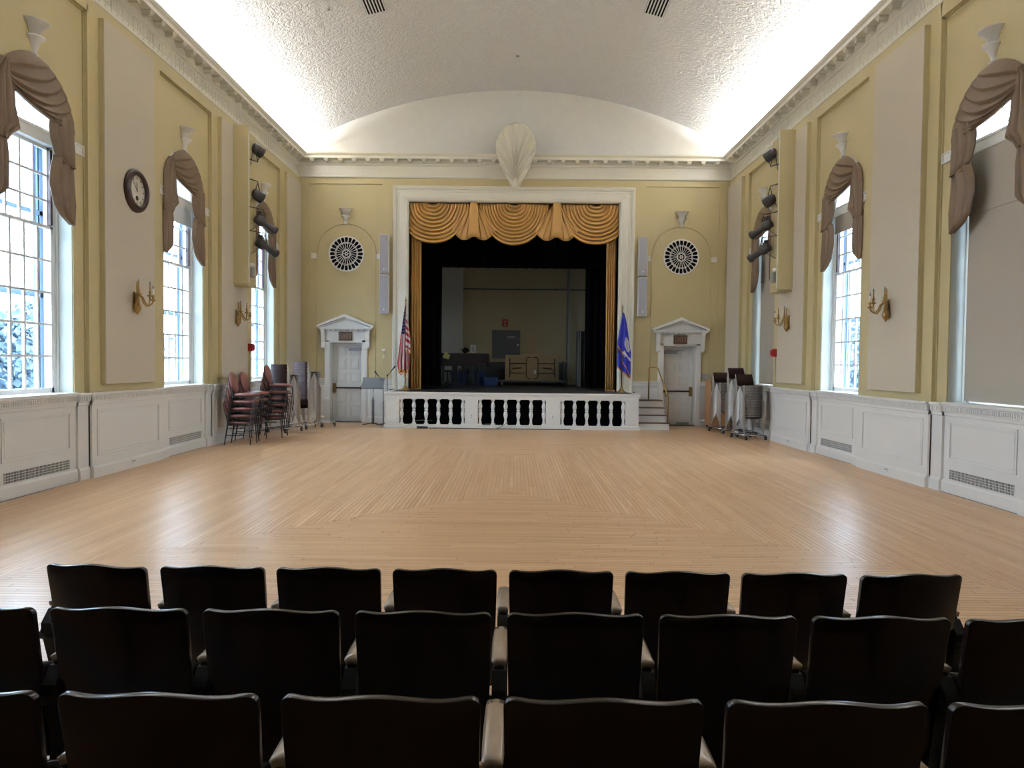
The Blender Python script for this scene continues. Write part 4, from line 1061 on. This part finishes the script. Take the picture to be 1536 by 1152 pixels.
# ------------------------------------------------------------------ clock
t = thing('wall_clock', 'round wall clock with a dark wooden frame on the left acoustic panel', 'clock', (-W + .09, 11.78, 4.58), pi / 2)
B().lathe([(.245, .045), (.25, .07), (.27, .085), (.31, .08), (.345, .05), (.355, .02), (.35, 0)], (0, 0, 0), 48, axis='y').build('case', 'darkwood', t)
B().lathe([(0, .03), (.252, .03)], (0, 0, 0), 40, axis='y').build('dial', 'dialface', t)
for k in range(12):
    a = k * pi / 6; B().obox((.205 * cos(a), -.033, .205 * sin(a)), (.045, .004, .012), (0, -a, 0)).build('hour_mark', 'ink', t)
B().lathe([(.225, .033), (.228, .033)], (0, 0, 0), 40, axis='y').build('minute_ring', 'ink', t)
for a, l, w_, nm in ((radians(95), .12, .014, 'hour_hand'), (radians(133), .19, .010, 'minute_hand')):
    B().obox((l / 2 * cos(a), -.036, l / 2 * sin(a)), (l * 1.25, .003, w_), (0, -a, 0)).build(nm, 'ink', t)
B().lathe([(0, .036), (.04, .036), (.04, .03)], (0, 0, -.12), 20, axis='y').build('pendulum_window', 'brown_strip', t); B().lathe([(0, .04), (.012, .04)], (0, 0, 0), 12, axis='y').build('hand_hub', 'ink', t)

# ------------------------------------------------------------------ sconces
def sconce(side, a, z, label):
    q = 1 if side == 'L' else -1
    t = thing('wall_sconce', label, 'sconce', wpos(side, a, .088) [:2] + (z,), wl(side), 'brass wall sconces'); t.scale = (1.2, 1.2, 1.2)
    B().lathe([(0, -.24), (.012, -.22), (.02, -.20), (.045, -.17), (.055, -.13), (.035, -.08), (.018, -.05), (.016, .0), (.03, .03), (.016, .05), (.011, .12)], (0, -.05, 0), 16).build('back_urn', 'brass', t)
    B().cyl((0, -.05, .10), (0, -.05, .22), .012, n=10).build('centre_candle', 'brass', t); B().box(-.018, .018, -.02, 0, -.12, .08).build('back_plate', 'brass', t, .006)
    for ex, ey, ez in ((-.15, -.15, .03), (.15, -.15, .03), (.0, -.27, -.04)):
        d_ = Vector((ex, ey + .05, 0)); o0 = Vector((0, -.05, 0))
        P = [o0, o0 + d_ * .18 + Vector((0, 0, .03)), o0 + d_ * .36 + Vector((0, 0, .0)), o0 + d_ * .5 + Vector((0, 0, -.07)), o0 + d_ * .72 + Vector((0, 0, -.115)), o0 + d_ * .93 + Vector((0, 0, -.085)), Vector((ex, ey, ez - .01))]
        ar = B().tube(P, .011, 8).build('arm', 'brass', t)
        c = (ex, ey, ez)
        B().lathe([(0, -.02), (.035, 0), (.045, .012), (.02, .015), (.014, .05), (.024, .06), (.014, .075)], c, 14).build('drip_cup', 'brass', ar); B().cyl((c[0], c[1], ez + .07), (c[0], c[1], ez + .16), .010, n=10).build('candle', 'brass' if ex else 'cream', ar)
        B().lathe([(0, .16), (.009, .165), (.012, .18), (.006, .20), (0, .215)], c, 10).build('bulb', 'lens', ar)
for side, sn in (('L', 'left'), ('R', 'right')):
    sconce(side, 11.72, 2.82, f'brass branched candle sconce on the nearer acoustic panel of the {sn} wall'); sconce(side, 16.0, 2.84, f'brass branched candle sconce on the panel below the stage lights of the {sn} wall')

# ------------------------------------------------------------------ stage light housings and lamps
for side, sn in (('L', 'left'), ('R', 'right')):
    q = 1 if side == 'L' else -1
    t = thing('light_housing', f'tall yellow light housing fixed to the {sn} wall panel', 'housing', wpos(side, 16.0), wl(side), 'yellow stage light housings')
    B().box(q * -.14, q * -.10, -.42, -.088, 3.50, 7.02).build('side_board', 'yellow', t, .006)
    B().box(q * -.10, q * .42, -.39, -.088, 3.46, 6.90).build('trough_body', 'yellow', t); B().box(q * -.12, q * -.095, -.435, -.42, 3.52, 7.0).build('edge_strip', 'cream', t)
    B().cyl((q * -.02, -.37, 3.6), (q * -.02, -.37, 6.85), .02).build('mounting_pipe', 'blackpaint', t)
    fx = [('top flood lamp', 6.58, .02, 'flood', -.3), ('second flood lamp from the top', 5.55, .02, 'flood', .5), ('upper long spotlight', 4.95, .12, 'spot', .45), ('lower long spotlight', 4.42, .14, 'spot', .35)]
    for nm, z, o_, kind, tilt in fx:
        l = thing('stage_light', f'black {nm} on the {sn} wall light housing', 'lamp', (0, 0, 0), 0, 'black stage lights'); l.location = wpos(side, 16.0 + .12)[:2] + (z,); l.rotation_euler = (0, 0, wl(side))
        cx, cy = q * (.12 + o_), -.47 - o_
        up = z + .0
        az = .32 if kind == 'flood' and z < 6 else (-.32 if kind == 'flood' else .30)
        if z > 6: az = -.27
        B().tube([(q * -.14, -.37, az), (cx, cy, az)], .012, 8).build('arm', 'blackpaint', l)
        B().tube([(cx - .11, cy, 0), (cx - .11, cy, az * .45), (cx, cy, az * .92), (cx + .11, cy, az * .45), (cx + .11, cy, 0)], .010, 8).build('yoke', 'blackpaint', l)
        dr = Vector((q * .75, -.62, -.45)).normalized() if True else None
        c = Vector((cx, cy, 0))
        if kind == 'flood':
            B().tube([c - dr * .14, c - dr * .13, c - dr * .05, c + dr * .10, c + dr * .12], [.05, .09, .12, .12, .135], 14).build('lamp_body', 'lamp', l); B().tube([c + dr * .121, c + dr * .125], [.11, .11], 14).build('lens', 'lens', l)
        else:
            B().tube([c - dr * .22, c - dr * .21, c - dr * .08, c - dr * .02, c + dr * .02, c + dr * .26, c + dr * .27, c + dr * .34], [.06, .10, .115, .11, .075, .075, .095, .10], 14).build('lamp_body', 'lamp', l); B().tube([c + dr * .341, c + dr * .344], [.08, .08], 14).build('lens', 'lens', l)
            B().obox(c - dr * .12 + Vector((0, 0, .13)), (.09, .09, .12)).build('lamp_cap', 'lamp', l)
        B().tube([c - dr * .15, c - dr * .1 + Vector((-q * .12, 0, -.12 if az > 0 else -.2)), (q * -.02, -.37, -.22 if az > 0 else az - .22)], .006, 6).build('cord', 'rubber', l)
    l = thing('emergency_light', f'small grey unit with a round bulb at the foot of the {sn} light housing', 'light', wpos(side, 16.1), wl(side), 'small units on the light housings')
    B().box(q * -.06, q * .10, -.46, -.345, 3.68, 3.90).build('unit_box', 'greydark', l, .008)
    for x in ((-.04, .08) if side == 'L' else (0.0,)): B().lathe([(0, -.05), (.04, -.04), (.055, 0), (.04, .04), (0, .05)], (q * x, -.40, 3.96), 14).build('bulb', 'whiteplastic', l)

# ------------------------------------------------------------------ burgundy banquet chairs
def bchair():
    t = thing('banquet_chair', 'x', 'chair')
    # faces +x ; origin centre on the floor
    def seat(s, u): return None
    b = B(); n = 22; pts = []
    for i in range(n):
        a = 2 * pi * i / n; r = 1 / (abs(cos(a)) ** 3.2 + abs(sin(a)) ** 3.2) ** (1 / 3.2); pts.append((.245 * r * cos(a), .225 * r * sin(a)))
    v = []; lv = [(.86, .435), (1, .447), (1.02, .47), (.97, .492), (.8, .502), (0, .506)]
    for k, z in lv: v += [(x * k, y_ * k, z) for x, y_ in pts]
    b.add(v, [(j * n + i, j * n + (i + 1) % n, (j + 1) * n + (i + 1) % n, (j + 1) * n + i) for j in range(5) for i in range(n)], 0, True); b.add([(x * .86, y_ * .86, .435) for x, y_ in pts], [tuple(range(n))])
    b.build('seat', 'burgundy', t)
    # oval back pad leaning back
    b = B(); ax = Vector((-.22, 0, 1)).normalized(); nn = 24; c = Vector((-.285, 0, .715)); nor = Vector((1, 0, .22)).normalized(); v = []
    for k, d in ((.9, -.02), (1, -.01), (1, .012), (.9, .028), (.6, .038), (0, .042)):
        v += [c + nor * d + ax * (.235 * k * cos(2 * pi * i / nn)) + Vector((0, 1, 0)) * (.20 * k * sin(2 * pi * i / nn)) for i in range(nn)]
    b.add(v, [(j * nn + i, j * nn + (i + 1) % nn, (j + 1) * nn + (i + 1) % nn, (j + 1) * nn + i) for j in range(5) for i in range(nn)], 0, True)
    b.build('backrest', 'burgundy', t)
    bk = B(); bk.add([c + nor * -.022 + ax * (.23 * cos(2 * pi * i / nn)) + Vector((0, 1, 0)) * (.195 * sin(2 * pi * i / nn)) for i in range(nn)], [tuple(range(nn))]); bk.build('back_panel', 'blackpaint', t, solid=.006)
    for s in (-1, 1):
        B().tube([(.25, s * .215, 0), (.215, s * .215, .44)], .011, 8).build('leg', 'blackpaint', t)
        B().tube([(-.30, s * .21, 0), (-.235, s * .21, .44), (-.255, s * .20, .56), (-.29, s * .17, .70)], .011, 8).build('leg', 'blackpaint', t)
    b = B()
    for s in (-1, 1): b.box(-.23, .22, s * .205 - .01, s * .205 + .01, .412, .434)
    b.box(.20, .22, -.205, .205, .412, .434); b.box(-.24, -.22, -.205, .205, .412, .434); b.build('seat_frame', 'blackpaint', t)
    b = B(); b.tube([(-.27, -.2, .2), (.232, -.2, .2)], .007, 6); b.tube([(-.27, .2, .2), (.232, .2, .2)], .007, 6); b.tube([(-.02, -.2, .2), (-.02, .2, .2)], .007, 6); b.build('stretcher', 'blackpaint', t)
    return t
bc = bchair(); bpy.context.view_layer.update(); KIDS[bc.name] = list(bc.children)
first = True
for (x, y_, n, rz, lb) in ((-5.72, 15.2, 5, .05, 'front stack by the left wall'), (-5.80, 16.0, 5, -.05, 'middle stack by the left wall'), (-5.55, 16.75, 6, .02, 'rear stack by the left wall')):
    for k in range(n):
        pos = ('top' if k == n - 1 else 'bottom' if k == 0 else ['', 'second', 'third', 'fourth', 'fifth'][k] + ' from the bottom')
        label = f'burgundy oval-back chair, {pos} of the {lb}'
        loc = (x + .028 * (k - 2), y_, .15 * k)
        if first: o = bc; o.location = loc; o.rotation_euler = (0, 0, rz); o['label'] = label; o['group'] = 'stacked burgundy chairs'; first = False
        else: dup(bc, loc, rz, label, 'stacked burgundy chairs')

# ------------------------------------------------------------------ thin stacking chairs on dollies
def rod_chair():
    t = thing('stacking_chair', 'x', 'chair')      # faces -y
    for s in (-1, 1):
        x = s * .245
        b = B(); b.tube([(x * 1.06, -.27, 0), (x, -.006, .40), (x, -.235, .435)], .0085, 5)
        b.tube([(x * 1.06, .27, 0), (x, .006, .40), (x, .15, .42), (x * .95, .25, .70)], .0085, 5); b.build('side_frame', 'satinchrome', t)
    def seat(u, v_): xx = (u - .5) * .45; yy = -.23 + .40 * v_; return (xx, yy, .435 - .02 * (1 - (2 * u - 1) ** 2) - .03 * max(0, .2 - v_) / .2)
    B().grid(seat, 6, 5).build('seat', 'brownshell', t, solid=.006)
    def back(u, v_): xx = (u - .5) * .46; return (xx, .185 + .08 * v_ + .03 * (1 - (2 * u - 1) ** 2), .50 + .20 * v_)
    B().grid(back, 6, 3).build('backrest', 'brownshell', t, solid=.006)
    B().tube([(-.23, -.235, .425), (.23, -.235, .425)], .0065, 5).build('front_rod', 'satinchrome', t)
    return t
rc = rod_chair(); bpy.context.view_layer.update(); KIDS[rc.name] = list(rc.children)
def dolly(x, y_, rz, label):
    t = thing('chair_dolly', label, 'dolly', (x, y_, 0), rz, 'wheeled chair dollies')
    b = B()
    for s in (-1, 1): b.tube([(s * .26, -.34, .115), (s * .26, .34, .115)], .014, 8)
    for yy in (-.33, 0, .33): b.tube([(-.26, yy, .115), (.26, yy, .115)], .012, 8)
    b.build('dolly_frame', 'chrome', t)
    for s in (-1, 1):
        for yy in (-.34, .34):
            c = B().cyl((s * .26 - .016, yy, .05), (s * .26 + .016, yy, .05), .05, n=16).build('caster', 'rubber', t); B().cyl((s * .26 - .018, yy, .05), (s * .26 + .018, yy, .05), .022, n=10).build('hub', 'chrome', c)
            B().box(s * .26 - .022, s * .26 + .022, yy - .015, yy + .015, .05, .115).build('fork', 'steelgrey', t)
    return t
first = True
stacks = [(5.83, 17.45, .22, 36, 'nearest right-hand dolly stack, showing steel seat edges'), (5.88, 18.3, .22, 43, 'tallest right-hand dolly stack, second from the right'), (5.74, 19.15, .24, 37, 'right-hand dolly stack nearest the far door'),
          (-5.74, 17.95, pi - .30, 42, 'nearer left-hand dolly stack beside the burgundy chairs'), (-5.50, 18.95, pi - .36, 45, 'left-hand dolly stack nearest the far door')]
e_ = dolly(-5.22, 19.75, .3, 'empty wheeled dolly by the far wall behind the left chair stacks'); B().tube([(-.22, .3, .12), (-.22, .36, .78), (.22, .36, .78), (.22, .3, .12)], .010, 6).build('push_handle', 'chrome', e_)
for x, y_, rz, n, lb in stacks:
    dolly(x, y_, rz, 'wheeled steel dolly under the ' + lb)
    for k in range(n):
        label = ('topmost ' if k == n - 1 else '') + 'brown steel-rod chair ' + ('of the ' if k == n - 1 else 'within the ') + lb
        fy = random.uniform(-.009, .009); loc = (x - sin(rz) * fy, y_ + cos(rz) * fy, .128 + .0215 * k)
        if first: o = rc; o.location = loc; o.rotation_euler = (0, 0, rz); o['label'] = label; o['group'] = lb; first = False
        else: dup(rc, loc, rz, label, lb)

# wooden box with accessibility sticker
t = thing('wooden_lectern', 'tall orange wooden cabinet on casters behind the right chair stacks', 'lectern', (5.88, 20.35, 0))
B().box(-.28, .28, -.28, .28, .08, 1.34).build('cabinet', 'oak', t, .006); B().box(-.30, .30, -.30, .30, 1.34, 1.37).build('top', 'oak', t, .004)
B().box(-.25, -.06, -.286, -.28, .84, 1.06).build('sticker', 'paper', t)
b = B(); b.lathe([(.035, .288), (.048, .288)], (-.155, 0, .93), 16, axis='y'); b.box(-.17, -.145, -.29, -.286, .93, .99); b.cyl((-.157, -.289, 1.01), (-.157, -.286, 1.01), .014, n=10); b.box(-.16, -.11, -.29, -.286, .925, .94); b.build('wheelchair_symbol', 'bluebin', t)
for x in (-.22, .22):
    for yy in (-.22, .22): B().cyl((x - .015, yy, .04), (x + .015, yy, .04), .04, n=12).build('caster', 'rubber', t)

# ------------------------------------------------------------------ theatre seats
PITCH = .555
def back_fn():
    N_, K = 22, 10; hw = .249; zt0 = .832; zb0 = .22; rad = .032
    us = [-1, -.99, -.97, -.93, -.87] + [-.75 + 1.5 * i / 12 for i in range(13)] + [.87, .93, .97, .99, 1]
    def top(u):
        x = abs(u) * hw; z = zt0 + .008 * cos(2.0 * pi * u * .72) - .004
        e = x - (hw - rad)
        if e > 0: z -= rad - sqrt(max(0, rad * rad - e * e))
        return z
    def pt(u, v_, lay):
        zt = top(u); z = zb0 + (zt - zb0) * v_; x = u * hw * (1 - .05 * (1 - v_))
        curve = .035 * (1 - u * u)
        y_ = -(z - .4) * .17 + .05 - curve + (.012 if lay else -.012)
        return (x, y_, z)
    b = B(); nu = len(us) - 1; idx = {}
    for lay in (0, 1):
        for j in range(K + 1):
            for i, u in enumerate(us): idx[lay, i, j] = len(b.v); b.v.append(pt(u, j / K, lay))
    def q(a, b1, c, d, sm=True): b.f.append([a, b1, c, d]); b.m.append(0); b.sm.append(sm)
    for lay in (0, 1):
        for j in range(K):
            for i in range(nu): q(idx[lay, i, j], idx[lay, i + 1, j], idx[lay, i + 1, j + 1], idx[lay, i, j + 1])
    for i in range(nu):
        q(idx[0, i, K], idx[0, i + 1, K], idx[1, i + 1, K], idx[1, i, K]); q(idx[0, i, 0], idx[1, i, 0], idx[1, i + 1, 0], idx[0, i + 1, 0])
    for j in range(K):
        q(idx[0, 0, j], idx[1, 0, j], idx[1, 0, j + 1], idx[0, 0, j + 1]); q(idx[0, nu, j], idx[0, nu, j + 1], idx[1, nu, j + 1], idx[1, nu, j])
    return b
def tseat(rightarm):
    t = thing('theatre_seat', 'x', 'seat')
    back_fn().build('backrest', 'lacquer', t, bevel=.008)
    # tip-up seat folded against the back
    def sf(u, v_): return ((u - .5) * .46, .10 + .05 * v_ - .02 * (1 - (2 * u - 1) ** 2), .30 + .25 * v_)
    B().grid(sf, 8, 6).build('seat', 'lacquer', t, solid=.02)
    def stand(x, p):
        s_ = B(); s_.prismx([(-.02, 0), (.30, 0), (.30, .02), (.16, .05), (.10, .30), (.12, .50), (.17, .575), (.05, .575), (.0, .52), (.0, .48), (.05, .30), (.03, .04), (-.02, .02)], x - .026, x + .026)
        s_.build('iron_standard', 'iron', p)
        B().cyl((x - .04, .03, .46), (x + .04, .03, .46), .028, n=14).build('hinge', 'iron', p)
    def arm(x, p):
        def top_(u, v_):
            w_ = .028 * (1 - .12 * abs(2 * v_ - 1) ** 3); return (x + (u * 2 - 1) * w_, .055 + .365 * v_, .597 + .006 * sin(pi * u) - .01 * v_ ** 4)
        B().grid(top_, 6, 10).build('armrest', 'armwood', p, solid=.022, bevel=0)
        B().box(x - .018, x + .018, .06, .30, .574, .586).build('arm_bracket', 'iron', p)
    stand(-PITCH / 2, t); arm(-PITCH / 2, t)
    if rightarm: stand(PITCH / 2, t); arm(PITCH / 2, t)
    return t
sa = tseat(False); sb = tseat(True); bpy.context.view_layer.update(); KIDS[sa.name] = list(sa.children); KIDS[sb.name] = list(sb.children)
used = set()
ordn = ['first', 'second', 'third', 'fourth', 'fifth', 'sixth', 'seventh', 'eighth']
rows = [(3.33, 0, -4, 3, 'front row'), (2.53, .08, -4, 3, 'middle row'), (1.715, .157, -3, 2, 'nearest row')]
for ry, rz_, k0, k1, rn in rows:
    for k in range(k0, k1 + 1):
        last = k == k1; src = sb if last else sa
        end = max(0, abs(k + .5) - 3); ang = -(.16 * end) * (1 if k > 0 else -1) if rn == 'front row' else 0
        if rn == 'middle row' and abs(k + .5) > 3: ang = -.03 * (1 if k > 0 else -1)
        loc = (.318 + PITCH * k, ry + .05, rz_)
        label = f'dark lacquered theatre seat, {ordn[k - k0]} from the left in the {rn} of seats'
        if src.name not in used: used.add(src.name); o = src; o.location = loc; o.rotation_euler = (0, 0, -ang); o['label'] = label; o['group'] = 'theatre seats in the ' + rn
        else: dup(src, loc, -ang, label, 'theatre seats in the ' + rn)

# ------------------------------------------------------------------ rear of the room (behind the camera)
rw = struct('wall_rear'); b = B(); b.box(-6.8, 6.8, Y0 - .2, Y0, -.2, 8.3); b.build('plaster_face', 'yellow', rw)
b = B(); pts = [(-6.9, 8.2)] + [(-6.9 + 13.8 * i / 30, vz(-6.9 + 13.8 * i / 30) + .02) for i in range(31)] + [(6.9, 8.2)]; b.prism(pts, Y0 - .2, Y0); b.build('gable', 'plaster_flat', rw)
B().box(-6.3, 6.3, Y0, -.6, 3.0, 3.2).box(-6.3, 6.3, -.7, -.6, 3.0, 4.1).build('shading_balcony', 'cream', rw)  # unseen balcony, added to keep the seating dark

# ------------------------------------------------------------------ outside
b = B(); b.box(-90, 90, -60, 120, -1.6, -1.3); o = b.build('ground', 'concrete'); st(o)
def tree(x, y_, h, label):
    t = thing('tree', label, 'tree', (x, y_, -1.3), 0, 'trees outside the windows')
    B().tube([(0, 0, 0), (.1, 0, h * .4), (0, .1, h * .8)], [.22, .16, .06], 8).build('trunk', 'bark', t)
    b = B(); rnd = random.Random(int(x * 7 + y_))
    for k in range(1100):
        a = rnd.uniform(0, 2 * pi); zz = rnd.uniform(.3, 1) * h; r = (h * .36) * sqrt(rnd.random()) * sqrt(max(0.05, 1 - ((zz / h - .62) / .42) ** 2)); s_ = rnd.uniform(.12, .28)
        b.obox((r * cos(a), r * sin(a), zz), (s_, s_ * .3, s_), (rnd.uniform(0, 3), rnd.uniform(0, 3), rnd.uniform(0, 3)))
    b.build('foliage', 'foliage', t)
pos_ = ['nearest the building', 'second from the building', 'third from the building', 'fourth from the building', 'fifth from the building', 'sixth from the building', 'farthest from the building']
for i in range(7): tree(-20 - 1.0 * i, 21 + 4.6 * i, (4.6, 5.4, 4.9, 5.8, 5.2, 6.4, 5.6)[i], f'haze-tinted blue-green tree outside the left windows, {pos_[i]}')
for i in range(4): tree(20 + .8 * i, 30 + 5 * i, (5.0, 5.6, 5.0, 5.8)[i], f'haze-tinted blue-green tree outside the right windows, {pos_[i] if i < 3 else pos_[6]}')
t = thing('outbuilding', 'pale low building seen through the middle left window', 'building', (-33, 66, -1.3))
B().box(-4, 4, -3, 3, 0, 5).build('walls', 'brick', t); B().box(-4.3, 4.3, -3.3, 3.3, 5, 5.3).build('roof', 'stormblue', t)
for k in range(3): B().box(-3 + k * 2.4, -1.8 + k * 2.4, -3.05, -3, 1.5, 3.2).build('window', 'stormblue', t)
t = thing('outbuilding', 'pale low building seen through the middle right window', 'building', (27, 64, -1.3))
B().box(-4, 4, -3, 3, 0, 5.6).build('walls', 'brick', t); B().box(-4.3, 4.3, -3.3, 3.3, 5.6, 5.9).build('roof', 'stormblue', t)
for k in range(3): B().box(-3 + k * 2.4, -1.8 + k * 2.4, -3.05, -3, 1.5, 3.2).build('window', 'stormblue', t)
